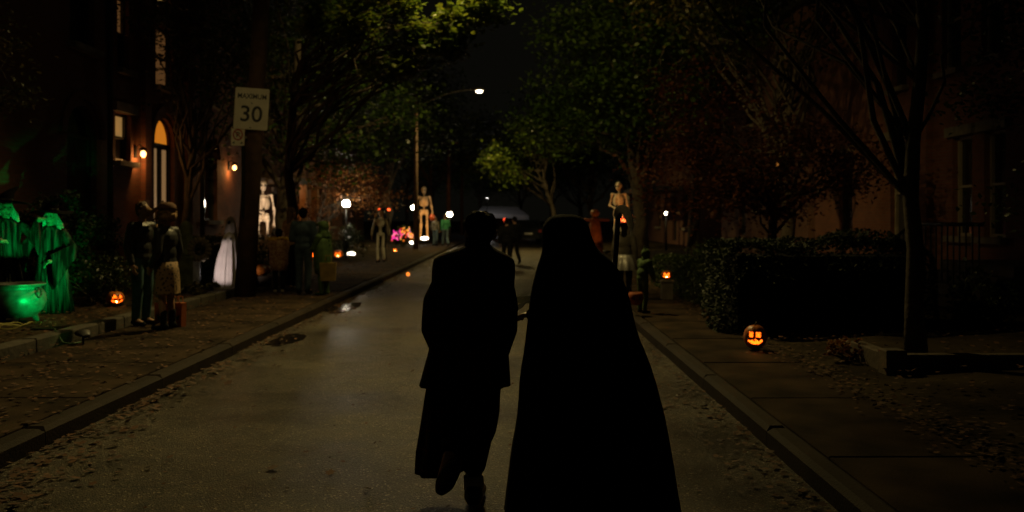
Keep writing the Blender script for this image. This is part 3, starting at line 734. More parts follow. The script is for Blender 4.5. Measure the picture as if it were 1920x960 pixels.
def sconce(label, p, watts):
    r = thing('wall_lantern', label, 'lamp', p, 0, 'wall lamps on the brick house')
    MB().box((-.02, 0, .1), (.04, .12, .26), bev=.01).build('back_plate', 'black_metal', r)
    MB().tube([(0, 0, .22), (.08, 0, .27), (.16, 0, .2)], .012, 6).build('bracket', 'black_metal', r, True)
    MB().lathe([(.02, .22), (.09, .16), (.085, .14)], 12, (.16, 0, 0)).build('hood', 'black_metal', r, True)
    MB().ell((.16, 0, .055), (.062, .062, .075), 12, 10).build('bulb', emit('sconce_bulb', (1, .52, .16), 6), r, True)
    lamp('POINT', 'lamp_light', Vector(p)+Vector((.16, 0, -.05)), watts, (1, .46, .12), r, .05)
sconce('lit wall lantern left of the arched doorway', (XA+.03, 20.4, 3.05), 12)
sconce('lit wall lantern just left of the leaning pole', (XA+.03, 27.1, 3.12), 12)
MB().box((0, 0, 0), (.12, .34, .26)).build('mailbox', 'porch_paint', loc=(XA+.07, 20.75, 1.95)); tag(COL.objects[-1], 'small brown letter box on brick wall under the wall lantern', 'mailbox')

hC = house('brick_house', 'set back house with a timber porch beyond the giant left skeleton', -10.2, 1, 33, 47, 8, 9, 'brick_brown',
      [op(35.2, 36.2, .5, 2.6, kind='door'), op(38.5, 40, 1.1, 2.8), op(43, 44.5, 1.1, 2.8), op(36, 37.2, 4.6, 6.3), op(40, 41.2, 4.6, 6.3)])
for y in (36.0, 38.1, 40.4): MB().box((-8.3, y, 1.65), (.26, .26, 2.7), bev=.02).build('porch_post', 'porch_paint', hC, world=True)
MB().box((-9.2, 38, 3.1), (2.2, 6.4, .22)).build('porch_roof', 'trim_dark', hC, world=True)
MB().box((-9.2, 38, .34), (2.0, 6.2, .14)).build('porch_floor', 'timber', hC, world=True)
pl = thing('porch_lamp', 'small porch lamp on wall behind the timber posts', 'lamp', (-10.15, 34.6, 2.6))
MB().box((0, 0, .12), (.1, .14, .06)).build('cap', 'black_metal', pl); MB().ell((.06, 0, 0), (.07, .07, .09)).build('bulb', emit('porch_bulb', (1, .5, .15), 8), pl, True)
lamp('POINT', 'lamp_light', (-9.0, 34.3, 2.4), 24, (1, .42, .1), pl, .08)
house('far_house', 'dim distant house beyond the big lit skeleton', -10.5, 1, 50, 64, 8, 9, 'brick_brown', [op(52, 53.3, 1.2, 3), op(56, 57.3, 1.2, 3), op(60, 61.2, .5, 2.8, kind='door'), op(53, 54.2, 4.8, 6.4), op(58, 59.2, 4.8, 6.4)])

hD = house('brick_house', 'dark red brick house with tall windows behind the right hand trees', 9.0, -1, 12.2, 27.0, 9.2, 9, 'brick_red',
      [op(16.55, 17.3, 1.3, 3.3, frame='trim_pale'), op(17.75, 18.55, 1.3, 3.3, frame='trim_pale'), op(20.6, 21.6, 1.0, 3.5, kind='door', frame='trim_pale'), op(24.0, 25.0, 1.3, 3.4),
       op(16.6, 17.4, 4.7, 6.8, frame='trim_pale'), op(18.2, 19.0, 4.7, 6.8, frame='trim_pale'), op(20.7, 21.5, 4.7, 6.8), op(14, 15, 1.3, 3.3), op(14, 15, 4.7, 6.8)])
for y in (15.8, 19.6): MB().box((8.93, y, 4.4), (.15, .4, 8.6)).build('pilaster', 'brick_red', hD, world=True)
sp_ = thing('stone_stoop', 'stone stoop with iron railing in front of the right hand house', 'steps', (7.7, 14.9, .25))
for i in range(4): MB().box((7.9+.13*i, 14.9, .33+.17*i), (2.2-.26*i, 2.4, .165), bev=.015).build('step', 'stone', sp_, world=True)
for k in range(12):
    y = 13.8+k*.2; MB().tube([(7.1, y, .45), (7.1, y, 1.55)], .014, 6).build('baluster', 'black_metal', sp_, world=True)
MB().tube([(7.1, 13.7, 1.56), (7.1, 16.1, 1.56)], .03, 6).build('handrail', 'black_metal', sp_, True, world=True)
MB().tube([(7.1, 16.1, 1.56), (6.4, 16.2, .95)], .03, 6).build('handrail', 'black_metal', sp_, True, world=True)
for k in range(4): MB().tube([(6.95-k*.17, 16.12+.02*k, .3), (6.95-k*.17, 16.12+.02*k, 1.42-k*.15)], .014, 6).build('baluster', 'black_metal', sp_, world=True)
hE = house('brick_house', 'brick house with one orange lit window behind the rust leaved tree', 9.0, -1, 27.6, 39, 8.6, 9, 'brick_brown',
      [op(29.6, 31.6, 2.7, 3.8, lit=ORANGE_WIN, lit_low=ORANGE_WIN), op(32.6, 33.4, 2.0, 4.0), op(35, 36, 1.0, 3.4, kind='door'), op(30, 31, 5.2, 6.9), op(34, 35, 5.2, 6.9)])
hF = house('far_house', 'dim distant house behind the far right skeleton', 8.5, -1, 42, 58, 8, 9, 'brick_brown', [op(44, 45.2, 1.2, 3), op(47, 48.2, .5, 2.8, kind='door'), op(52, 53.2, 1.2, 3), op(45, 46.2, 4.8, 6.4)])
for y in (43.5, 46, 49.5): MB().tube([(6.3, y, .3), (6.3, y, 3.0)], .13, 10).build('porch_column', 'trim_pale', hF, True, world=True)
MB().box((7.3, 46.5, 3.1), (2.3, 7.0, .22)).build('porch_roof', 'trim_dark', hF, world=True)

# ------------------------------------------------------------------ trees
tree('maple_tree', 'big green maple on the left whose lit branches hang over the street', (-6.7, 26.5, .25), (-6.4, 25.9, 5.2), .24,
     [(-6.2, 25.5, 5.6, 3.3, 3.2, 2.3), (-7.2, 25, 8.4, 3.6, 3.6, 2.5), (-4.2, 27, 4.6, 1.7, 2.0, 1.3), (-5.5, 27, 3.6, 1.5, 1.5, .8)], 330, 48, .15, GREEN, 'kite', .5, limbs=26, seed=1)
tree('lime_maple_tree', 'maple with bright yellow green leaves at the top centre over the street', (-5.75, 23.2, .25), (-5.2, 22.0, 6.0), .15,
     [(-2.6, 19.2, 4.85, .55, .7, .28), (-1.9, 19.2, 5.4, .45, .7, .35), (-1.1, 19, 5.75, .5, .7, .32), (-1.3, 19, 5.2, .3, .5, .18), (-.55, 19, 6.1, .5, .7, .28), (-2.6, 19, 6.2, .8, .9, .25), (-3.8, 19.8, 5.9, .8, .9, .4)], 110, 44, .145, LIME, 'five', .18, limbs=40, flat=.45, seed=2)
tree('maple_tree', 'large dark green maple standing right of the street lamp', (4.3, 30.5, .25), (4.0, 30.2, 4.8), .24,
     [(3.4, 29.5, 7.2, 2.1, 2.4, 2.0), (2.1, 29.2, 5.2, 2.0, 2.0, 1.3), (1.3, 29, 4.5, 1.3, 1.5, .8), (4.6, 29.6, 5.2, 2.0, 2.0, 1.2), (2.2, 29, 7.7, 1.3, 1.5, .9), (5.6, 30, 8.6, 3.0, 3.0, 2.2)], 380, 50, .17, GREEN, 'kite', .45, limbs=26, seed=3)
tree('rust_maple_tree', 'rust red ornamental maple above the clipped hedge', (5.3, 18.6, .25), (5.2, 18.3, 2.6), .12,
     [(4.4, 17.6, 3.1, 1.6, 1.5, 1.1), (3.3, 17.2, 2.4, 1.0, 1.1, .7), (4.2, 17.0, 2.0, 1.4, .9, .5), (5.4, 18, 2.5, 1.5, 1.4, .9), (3.6, 17.6, 4.1, .7, .9, .6), (6.5, 18.6, 2.9, 1.2, 1.3, .9)], 260, 56, .095, RUST, 'kite', .28, limbs=30, flat=.4, seed=4)
tree('shade_crown_tree', 'thin trunked tree by the timber planter border on the right, unseen crown added for shade', (4.12, 9.25, .16), (4.25, 9.6, 4.2), .1,
     [(1.7, 13.4, 6.9, 2.3, 2.0, .9), (3.8, 12.0, 7.0, 2.2, 2.4, 1.2), (1.2, 11, 7.0, 1.8, 1.6, .8), (5.2, 9.6, 4.6, .7, .7, .9)], 230, 42, .1, DARKG, 'kite', .38, limbs=20, seed=5)  # high crown above the view, added to shade the right sidewalk
tree('garden_tree', 'leafy tree overhanging the upper right corner', (6.9, 10.4, .3), (6.7, 10.2, 3.2), .14,
     [(6.1, 10.1, 3.3, 1.1, 1.2, .8), (6.3, 10.2, 4.5, 1.5, 1.2, 1.0), (5.9, 9.8, 1.75, .6, .7, .3), (6.6, 10.0, 2.3, .8, .7, .5)], 120, 60, .075, DARKG, 'kite', .26, limbs=22, seed=6)
tree('dark_tree', 'dark tree in front of the brick house with the arched doorway', (-7.6, 21.0, .3), (-7.5, 21.3, 4.2), .12,
     [(-7.75, 20.4, 5.2, .7, 1.1, 1.0), (-7.2, 22.2, 6.6, 1.5, 2.2, 1.6), (-6.6, 23.5, 5.6, 1.4, 1.6, 1.4), (-7.6, 19.8, 6.3, .9, 1.5, 1.2)], 120, 46, .11, DARKG, 'kite', .36, limbs=20, seed=7)
tree('amber_tree', 'small amber leaved tree lit by the white globe lamp', (-7.6, 34.5, .3), (-7.2, 34.2, 2.3), .09,
     [(-6.4, 34.3, 3.0, 1.5, 1.2, .7), (-5.2, 34.6, 2.4, 1.0, 1.0, .5), (-7.2, 34.6, 1.9, .9, .9, .5)], 100, 40, .12, AMBER, 'kite', .3, limbs=26, seed=8)
tree('lime_tree', 'yellow green branch tree under the distant street lamp', (2.6, 51, .2), (1.6, 50, 5.0), .16,
     [(-.9, 49, 5.0, .8, .9, .7), (-.3, 49.2, 4.0, .8, 1.0, .6), (1.6, 50, 6.2, 1.6, 1.5, 1.3)], 80, 46, .17, LIME, 'five', .36, limbs=20, seed=9)
tree('leafy_tree', 'sparse leafy twigs at the far upper left edge', (-8.0, 11.5, .25), (-7.8, 11.7, 3.4), .09,
     [(-7.3, 12.6, 4.2, .5, .6, .5), (-7.3, 12.8, 3.4, .4, .5, .3)], 26, 26, .08, OLIVE, 'kite', .2, limbs=14, seed=10)
farspec = [(-8.5, 41, 9, 4.2, GREEN), (-7.4, 54, 8.5, 4.5, DARKG), (-6.5, 72, 8.5, 5, GREEN), (7.2, 36, 9.5, 4.2, DARKG), (6.2, 43, 7.8, 4.2, GREEN),
           (5.2, 60, 7.8, 4.8, DARKG), (5.8, 78, 8.0, 5.2, GREEN), (-3.5, 98, 8.5, 6, DARKG), (4.5, 104, 9, 6.5, DARKG), (-11, 95, 9, 7, GREEN), (13, 92, 9, 7, DARKG), (1.0, 118, 11, 8, DARKG)]
farlab = ['dark tree left of the street lamp pole', 'dark tree behind the big lit skeleton', 'far tree left of the road end', 'tall dark tree above the orange lit window house',
          'dark tree above the far right skeleton', 'far tree right of the road', 'farther tree right of the road end', 'tree left of the pale tent', 'tree right of the pale tent',
          'distant tree on the far left of the road end', 'distant tree on the far right of the road end', 'tallest tree closing the end of the street']
for i, ((x, y, cz, r, mt), lb) in enumerate(zip(farspec, farlab)):
    tree('street_tree', lb, (x, y, .2), (x, y, cz-r*.45), .24, [(x, y, cz, r, r, r*.75), (x+(.9 if x < 0 else -.9)*r*.6, y-1, cz-r*.35, r*.6, r*.6, r*.4)], 170, 40, .27, mt, 'kite', .75, 'trees lining the far street', limbs=16, seed=20+i)
tree('right_tree', 'dark tree crown filling the top right beside the brick house', (7.2, 23.5, .3), (6.8, 23.3, 5), .2,
     [(6.0, 22, 7.0, 2.6, 2.4, 1.8), (7.8, 21, 8.2, 2.4, 2.4, 1.4), (4.3, 22.5, 7.2, 1.2, 1.5, .9)], 170, 46, .14, OLIVE, 'kite', .42, limbs=24, seed=40)

# hedges, shrubs, garden edges on the right
leafy_box('clipped_hedge', 'large dark clipped hedge behind the nearest jack o lantern', (2.78, 11.9, .12), (5.6, 13.3, 1.37), 20000, .055, HEDGE, seed=1, bulge=.3)
leafy_box('low_hedge', 'lower leafy hedge along the sidewalk beyond the clipped hedge', (3.2, 13.6, .12), (3.9, 21.5, .86), 12000, .055, DARKG, seed=2, bulge=.28)
shrub('garden_shrub', 'small leafy plant beside the timber border on the right', (3.55, 9.6, .14), (.22, .18, .16), 420, .05, AMBER, 3)
pb = thing('timber_border', 'low weathered timber planter border around the thin tree', 'planter', (4.6, 9.0, .15))
MB().box((4.95, 8.85, .23), (2.3, .14, .2), bev=.012).build('beam', 'timber', pb, world=True)
MB().box((3.72, 9.3, .23), (.14, 1.0, .2), bev=.012).build('beam', 'timber', pb, world=True)
MB().box((3.7, 8.83, .25), (.2, .2, .26), bev=.012).build('corner_post', 'timber', pb, world=True)
for i, (x, y, r) in enumerate(((6.2, 12.0, .5), (5.9, 15.8, .45), (7.4, 17.6, .6), (4.9, 22.6, .6))):
    shrub('garden_shrub', ['dark shrub right of the clipped hedge', 'dark shrub before the stone stoop', 'dark shrub below the tall windows', 'dark shrub behind the low hedge'][i], (x, y, .22), (r, r, r*.9), 1500, .08, DARKG, 10+i, nclump=40)

# left garden: raised bed edging, hedges, urn, wreath
edge = thing('garden_edging', 'low stone edging of the raised bed under the cauldron', 'edging', (-5.7, 13, .1))
y = 9.0; k = 0
while y < 18.4:
    MB().box((-5.66, y+.39, .14), (.2, .77, .22), bev=.02).build('edging_stone', 'dark_stone', edge, world=True); y += .8
leafy_box('garden_hedge', 'dark leafy garden hedge behind the white ghost', (-7.6, 18.6, .25), (-6.55, 21.5, 1.25), 8000, .06, DARKG, seed=5)
shrub('garden_shrub', 'dark shrub between the witches and the standing couple', (-7.1, 15.3, .25), (.7, .6, .5), 2400, .07, DARKG, 21, nclump=40)
shrub('evergreen_shrub', 'tall dark evergreen shrub directly behind the green lit witches', (-7.6, 15.0, .25), (.5, .75, 1.15), 6000, .07, HEDGE, 31, nclump=60)
shrub('evergreen_shrub', 'tall dark evergreen shrub against the wall right of the witches', (-7.65, 16.6, .25), (.45, .7, .95), 4500, .07, HEDGE, 32, nclump=50)
shrub('garden_shrub', 'low weeds at the foot of the white ghost', (-5.9, 17.2, .2), (.35, .3, .15), 700, .06, OLIVE, 22)
shrub('garden_shrub', 'dark shrub behind the parked group of people', (-6.6, 23.0, .25), (.8, .8, .7), 2400, .08, DARKG, 23, nclump=40)
shrub('garden_shrub', 'dark shrub beside the walking skeleton costume', (-6.2, 33.0, .25), (1.0, 1.0, .7), 2200, .1, DARKG, 24, nclump=40)
p = W(349, 440, 18.3); ur = thing('garden_urn', 'mossy green stone post with domed top behind the couple', 'post', (p.x, p.y, .9))
MB().lathe([(.15, 0), (.15, .1), (.125, .13), (.125, .5), (.14, .53), (.13, .6), (.08, .68), (.02, .71)], 18).build('post', 'moss_stone', ur, True)
MB().box((0, 0, -.33), (.4, .4, .66), bev=.02).build('plinth', 'moss_stone', ur)
p = W(374, 468, 18.2); wr = thing('wreath', 'round pale scalloped wreath on the dark hedge', 'wreath', p)
for k in range(16):
    a = 2*PI*k/16; MB().ell((.19*math.cos(a), 0, .19*math.sin(a)), (.05, .04, .075), 8, 6, Matrix.Rotation(-a+PI/2, 3, 'Y')).build('petal', 'wreath_pale', wr, True)
MB().tube([(.15*math.cos(2*PI*k/24), .01, .15*math.sin(2*PI*k/24)) for k in range(25)], .03, 6).build('ring', 'timber', wr, True)
MB().tube([(0, .05, -.95), (0, .03, .16)], .012, 6).build('stake', 'black_metal', wr, True)

# ------------------------------------------------------------------ decorations
def pumpkin_mesh(name, face, ribs=9, sq=.86):
    """hollow shell with real carved openings; face(u, v) true where cut (u right, v up, in units of the radius, seen from -y)"""
    nu, nv = 128, 72; vs = []
    def pt(i, j, k):
        a = 2*PI*i/nu; th = -PI/2+PI*j/nv
        rr = (1+.045*abs(math.sin(ribs*a/2))-.03)*k; c = math.cos(th)
        z = math.sin(th)*sq*k
        if th > .9: z -= (th-.9)**2*.28*k
        return (rr*c*math.sin(a), -rr*c*math.cos(a), z)
    for k in (1.0, .86):
        for j in range(nv+1):
            for i in range(nu): vs.append(pt(i, j, k))
    N = nu*(nv+1); fs = []; mi = []; cut = set()
    for j in range(nv):
        for i in range(nu):
            x, y, z = pt(i+.5, j+.5, 1)
            if y < -.2 and face(x, z): cut.add((i, j))
    for j in range(nv):
        for i in range(nu):
            if (i, j) in cut: continue
            q = (i+1) % nu; a, b, c, d = j*nu+i, j*nu+q, (j+1)*nu+q, (j+1)*nu+i
            fs.append((a, b, c, d)); mi.append(0); fs.append((N+d, N+c, N+b, N+a)); mi.append(1)
            for (ii, jj, e0, e1) in ((i-1, j, a, d), (i+1, j, c, b), (i, j-1, b, a), (i, j+1, d, c)):
                if ((ii) % nu, jj) in cut: fs.append((e0, e1, N+e1, N+e0)); mi.append(1)
    me = bpy.data.meshes.new(name); me.from_pydata(vs, [], fs); me.materials.append(MATS['pumpkin_skin']); me.materials.append(MATS['pumpkin_flesh'])
    me.polygons.foreach_set('material_index', mi); me.polygons.foreach_set('use_smooth', [True]*len(fs)); me.update(); return me

def face_square(u, v):
    if .1 < v < .54 and (-.56 < u < -.18 or .03 < u < .5): return True
    if abs(u+.04) < .09*(1-(v+.16)/.14) and -.16 < v < -.02: return True
    c = -.62+.62*u*u; up = -.22+.3*u*u+(.05 if int((u+3)*5) % 2 else -.04)
    return abs(u) < .66 and c < v < up
def face_tri(u, v):
    for cx in (-.34, .34):
        if .08 < v < .48 and abs(u-cx) < .24*(1-(v-.08)/.4)+.03: return True
    if -.12 < v < .05 and abs(u) < .1*(1-(v+.12)/.17): return True
    c = -.55+.5*u*u; up = -.22+.3*u*u
    return abs(u) < .66 and c < v < up and not (abs(u-.18) < .07 and v > c+.16) and not (abs(u+.2) < .07 and v < up-.16)
PM = {'sq': pumpkin_mesh('shell', face_square, 9, 1.12), 'tri': pumpkin_mesh('shell', face_tri, 9, .84)}
GLOW = (1.0, .34, .05)
def jack(label, p, r, rz, kind='tri', watts=1.2, flame=60, group='glowing jack o lanterns', base=True):
    sq = 1.12 if kind == 'sq' else .84
    root = thing('jack_o_lantern', label, 'jack o lantern', p, rz, group)
    o = link(bpy.data.objects.new('shell', PM[kind]), root); o.scale = (r, r, r); o.location = (0, 0, r*sq*.985)
    MB().tube([(0, 0, r*sq*1.78), (r*.04, 0, r*sq*2.0), (r*.16, .0, r*sq*2.16)], [r*.13, r*.085, r*.1], 7).build('stem', 'pumpkin_stem', root, True)
    MB().lathe([(r*.12, 0), (r*.12, r*.2)], 10, (0, -r*.25, r*.2)).build('candle', 'bone', root, True)
    MB().ell((0, -r*.42, r*.42), (r*.085, r*.05, r*.1), 8, 8).build('flame', emit('candle_flame', (1, .62, .2), flame), root, True)
    lamp('POINT', 'candle_light', Vector(p)+Vector((0, 0, r*.8)), watts, GLOW, root, r*.12)
    return root
pR = W(1416, 658, 10.5)
jack('grinning square eyed jack o lantern on the right sidewalk by the hedge', (pR.x, 10.5, SW+.004), .132, math.radians(-14), 'sq', 1.3, 40)
jack('jack o lantern on the ground between the witch and the couple', (W(216, 0, 15).x, 15, .215), .145, math.radians(42), 'tri', 1.3, 60)
# low stone post for the one by the low hedge
p = W(1250, 523, 17); sb = thing('stone_post', 'low stone gate post holding a jack o lantern beyond the low hedge', 'post', (p.x, 17, .14))
MB().box((0, 0, (p.z-.19)/2), (.2, .2, p.z-.19), bev=.02).build('shaft', 'stone', sb); MB().box((0, 0, p.z-.175), (.25, .25, .04), bev=.01).build('cap', 'stone', sb)
jack('small jack o lantern on the stone post beyond the low hedge', (p.x, 17, p.z-.004), .1, math.radians(-10), 'tri', 1.2, 20)
for (px, py, Y, r, lab) in ((595, 445, 34.6, .10, 'topmost tiny jack o lantern on the porch stair'), (584, 474, 33.0, .10, 'left tiny jack o lantern of the close pair by the porch stair'),
                            (592, 468, 33.6, .09, 'right tiny jack o lantern of the close pair by the porch stair'), (588, 493, 31.5, .12, 'lowest jack o lantern beside the green costumed child'),
                            (634, 484, 30.5, .17, 'reddish jack o lantern right of the green costumed child'), (740, 477, 36.5, .1, 'tiny jack o lantern beside the skeleton costume legs')):
    q = W(px, py, Y); gz = .30
    jack(lab, (q.x, Y, max(q.z, gz)), r, math.radians(random.uniform(5, 25)), 'tri', 2.2, 25)
    if q.z > gz+.03:
        s_ = MB().box((0, 0, (q.z-gz)/2), (.45, .45, q.z-gz-.004), bev=.02).build('wooden_crate', 'timber', loc=(q.x, Y, gz-.004)); tag(s_, 'dark wooden box under the '+lab.replace(' of the close pair by the porch stair', ' by the porch stair'), 'crate')
for (px, py, Y, r, lab) in ((484, 522, 19.6, .17, 'left uncarved pumpkin behind the leaning pole'), (495, 519, 19.9, .15, 'right uncarved pumpkin behind the leaning pole')):
    q = W(px, py, Y); t_ = thing('pumpkin', lab, 'pumpkin', (q.x, Y, .42), 0, 'plain pumpkins')
    prof_ = [(.02, -.1*r)]+[(r*math.cos(a), r*.75*math.sin(a)+r*.7) for a in np.linspace(-1.3, 1.35, 12)]
    mm = MB().lathe(prof_, 36); mm.v = [(v[0]*(1+.05*abs(math.sin(4.5*math.atan2(v[1], v[0])))), v[1]*(1+.05*abs(math.sin(4.5*math.atan2(v[1], v[0])))), v[2]) for v in mm.v]
    mm.build('shell', 'pumpkin_skin', t_, True); MB().tube([(0, 0, r*1.35), (.02, 0, r*1.75)], [.022, .015], 6).build('stem', 'pumpkin_stem', t_, True)
hb = MB().box((0, 0, 0), (.8, .5, .24), bev=.02).build('wooden_crate', 'timber', loc=(W(490, 0, 19.75).x, 19.75, .297)); tag(hb, 'low wooden box under the plain pumpkins', 'crate')

# --- skeletons
def skeleton(label, loc, rz, H, pose=0, mat_='bone', group='giant plastic skeletons'):
    s = H/1.8; r = thing('giant_skeleton', label, 'skeleton', loc, rz, group)
    def V(x, y, z): return Vector((x*s, y*s, z*s))
    def bone(name, a, b, r0, r1=None, par=r):
        a, b = V(*a), V(*b); r1 = r1 or r0; d = b-a; m = MB()
        r0 *= 1.4; r1 *= 1.4; m.tube([a, a+d*.08, a+d*.2, a+d*.5, a+d*.8, a+d*.92, b], [r0*s*.9, r0*s*1.25, r0*s*.75, r0*s*.62, r1*s*.72, r1*s*1.2, r1*s*.85], 8)
        m.ell(a, (r0*s*1.3,)*3, 8, 6); m.ell(b, (r1*s*1.25,)*3, 8, 6); return m.build(name, mat_, par, True)
    sk = MB(); sk.ell(V(0, .015, 1.69), (.085*s, .105*s, .10*s), 14, 10); sk.ell(V(0, -.05, 1.615), (.062*s, .06*s, .055*s), 12, 8)
    sk.ell(V(0, -.06, 1.575), (.05*s, .05*s, .03*s), 10, 6)
    so = sk.build('skull', mat_, r, True)
    for sx in (-1, 1): MB().ell(V(sx*.036, -.088, 1.665), (.024*s, .016*s, .025*s), 8, 6).build('eye_socket', 'sign_black', so, True)
    MB().ell(V(0, -.103, 1.625), (.012*s, .012*s, .018*s), 6, 5).build('nose_hole', 'sign_black', so, True)
    MB().box(V(0, -.1, 1.582), V(.07, .02, .012)).build('mouth', 'sign_black', so)
    sp = MB()
    for i in range(17):
        z = .98+i*.034; sp.ell(V(0, .03+.02*math.sin(i*.35), z), (.026*s, .03*s, .0145*s), 8, 6)
    sp.tube([V(0, .035, .95), V(0, .05, 1.2), V(0, .03, 1.56)], .013*s, 6); sp.build('spine', mat_, r, True)
    for i in range(8):
        z = 1.42-i*.033; w = (.085, .115, .132, .142, .146, .143, .132, .115)[i]
        for sx in (-1, 1):
            pts = [V(sx*w*math.sin(t), .045-.13*(1-math.cos(t))*.5*1.15, z-.055*(t/PI)) for t in np.linspace(.1, PI*.93, 9)]
            MB().tube(pts, .0145*s, 6).build('rib', mat_, r, True)
    MB().box(V(0, -.095, 1.30), V(.035, .018, .2), bev=.004*s).build('sternum', mat_, r)
    for sx in (-1, 1):
        bone('collarbone', (sx*.02, -.08, 1.43), (sx*.185, .0, 1.455), .012)
        MB().ell(V(sx*.1, .07, 1.37), (.05*s, .012*s, .075*s), 8, 6).build('shoulder_blade', mat_, r, True)
    pv = MB()
    for sx in (-1, 1):
        pv.ell(V(sx*.075, .01, .955), (.07*s, .05*s, .075*s), 10, 8, Euler((0, sx*.45, 0)).to_matrix()); pv.ell(V(sx*.04, -.03, .88), (.035*s, .03*s, .03*s), 8, 6)
    pv.ell(V(0, .04, .95), (.05*s, .03*s, .06*s), 8, 6); pv.build('pelvis', mat_, r, True)
    arms = [(((-.19, 0, 1.445), (-.25, .01, 1.13), (-.24, -.05, .87)), ((.19, 0, 1.445), (.25, .01, 1.13), (.27, -.05, .87))),
            (((-.19, 0, 1.445), (-.26, .0, 1.14), (-.05, -.2, 1.06)), ((.19, 0, 1.445), (.245, .02, 1.13), (.25, -.03, .87)))][pose]
    for (a, b, c) in arms:
        bone('upper_arm_bone', a, b, .019); bone('forearm_bone', b, c, .014); bone('forearm_bone', (b[0]+.02, b[1]+.012, b[2]-.01), (c[0]+.018, c[1]+.01, c[2]), .01)
        h = MB(); d = (Vector(c)-Vector(b)).normalized()
        h.ell(V(*(Vector(c)+d*.04)), (.032*s, .02*s, .04*s), 8, 6)
        for k in range(5):
            o_ = (k-2)*.017; e = Vector(c)+d*(.16-.012*abs(k-2)-(.05 if k == 0 else 0))+Vector((o_*1.5, 0, 0))
            h.tube([V(*(Vector(c)+d*.06+Vector((o_, 0, 0)))), V(*((Vector(c)+d*.11)+Vector((o_*1.3, -.008, 0)))), V(*e)], [.008*s, .0075*s, .005*s], 5)
        h.build('hand', mat_, r, True)
    for sx in (-1, 1):
        bone('thigh_bone', (sx*.10, 0, .90), (sx*.10, -.01, .50), .03, .028); bone('shin_bone', (sx*.10, -.01, .47), (sx*.105, .02, .09), .026, .02)
        bone('calf_bone', (sx*.128, .01, .45), (sx*.128, .025, .1), .011)
        f = MB(); f.ell(V(sx*.105, -.02, .05), (.035*s, .07*s, .035*s), 8, 6)
        for k in range(5): f.tube([V(sx*.105+(k-2)*.014, -.05, .045), V(sx*.105+(k-2)*.02, -.16+.01*abs(k-1), .018)], [.011*s, .008*s], 5)
        f.build('foot', mat_, r, True)
    return r

def floodlight(label, p, aim, watts, col, name='flood_lamp', lens=18, show=(0, -1, .15), angle=50, group=None, size=.11, blend=.5):
    r = thing(name, label, 'flood lamp', p, 0, group); d = Vector(show).normalized(); c = Vector((0, 0, .13))
    rot = d.to_track_quat('Z', 'Y').to_matrix(); m = MB().lathe([(size*.45, -.1), (size*.6, -.07), (size, 0), (size, .02)], 16, sx=1.45, sy=.6)
    m.v = [tuple(rot @ Vector(v)+c) for v in m.v]; m.build('housing', 'black_metal', r, True)
    l_ = MB().lathe([(size*.9, .021), (size*.75, .028)], 16, sx=1.45, sy=.6); lcol = col if col[1] > col[0]*2 else (1, .88, .68); l_.v = [tuple(rot @ Vector(v)+c) for v in l_.v]
    l_.build('lens', emit('flood_lens_%s_%d' % ('g' if col[1] > col[0]*2 else 'w', int(lens*10)), lcol, lens), r, True)
    MB().tube([(0, 0, 0), (0, 0, .08)], .014, 6).build('stake', 'black_metal', r)
    lamp('SPOT', 'flood_light', Vector(p)+c+d*.03+(Vector(aim)-Vector(p)).normalized()*(size+.13), watts, col, r, .04, aim, angle, blend)
    return r
WARMW = (1.0, .74, .46); gbx = W(424, 0, 18.9).x
s1 = W(493, 338, 30); skeleton('giant white skeleton lit beside the leaning pole', (s1.x, 30, .30), math.radians(22), s1.z-.30+.02, 1)
s2 = W(795, 349, 57); skeleton('tallest lit skeleton in the distance by the coloured string lights', (s2.x, 57, .28), math.radians(8), s2.z-.28, 0)
s3 = W(1160, 340, 45); skeleton('orange lit skeleton rising behind the scythe on the right', (s3.x, 45, .28), math.radians(-25), s3.z-.28, 1)
floodlight('white floodlight in the grass aimed at the near giant skeleton', (-6.95, 24.6, .28), (s1.x, 30, 2.0), 1500, (1, .7, .48), lens=.1, show=(-.2, .9, .35), group='garden floodlights', angle=19)
floodlight('left one of two white floodlights at the tallest skeleton', (W(775, 0, 52).x, 52, .16), (s2.x, 57, 2.3), 260, (1, .4, .08), lens=14, group='garden floodlights', size=.17)
floodlight('right one of two white floodlights at the tallest skeleton', (W(796, 0, 53.5).x, 53.5, .36), (s2.x+.2, 57, 1.5), 260, (1, .4, .08), lens=14, group='garden floodlights', size=.17)
floodlight('white floodlight on the ground near the porch, right of the green child', (W(658, 0, 36).x, 36, .12), (-9, 41, 2.0), 30, WARMW, lens=12, group='garden floodlights', size=.14)
floodlight('hidden orange floodlight at the far right skeleton', (5.0, 42.6, .3), (s3.x, 45, 2.6), 150, (1, .32, .06), lens=.1, show=(0, 1, .4), group='garden floodlights')

floodlight('small hidden floodlight added in the weeds to light the white ghost', (-6.35, 17.3, .17), (gbx+.05, 18.9, .75), 48, (1, .82, .76), lens=.1, show=(.2, .9, .4), group='garden floodlights', size=.06, angle=40)  # added out of sight so the ghost is lit from the front

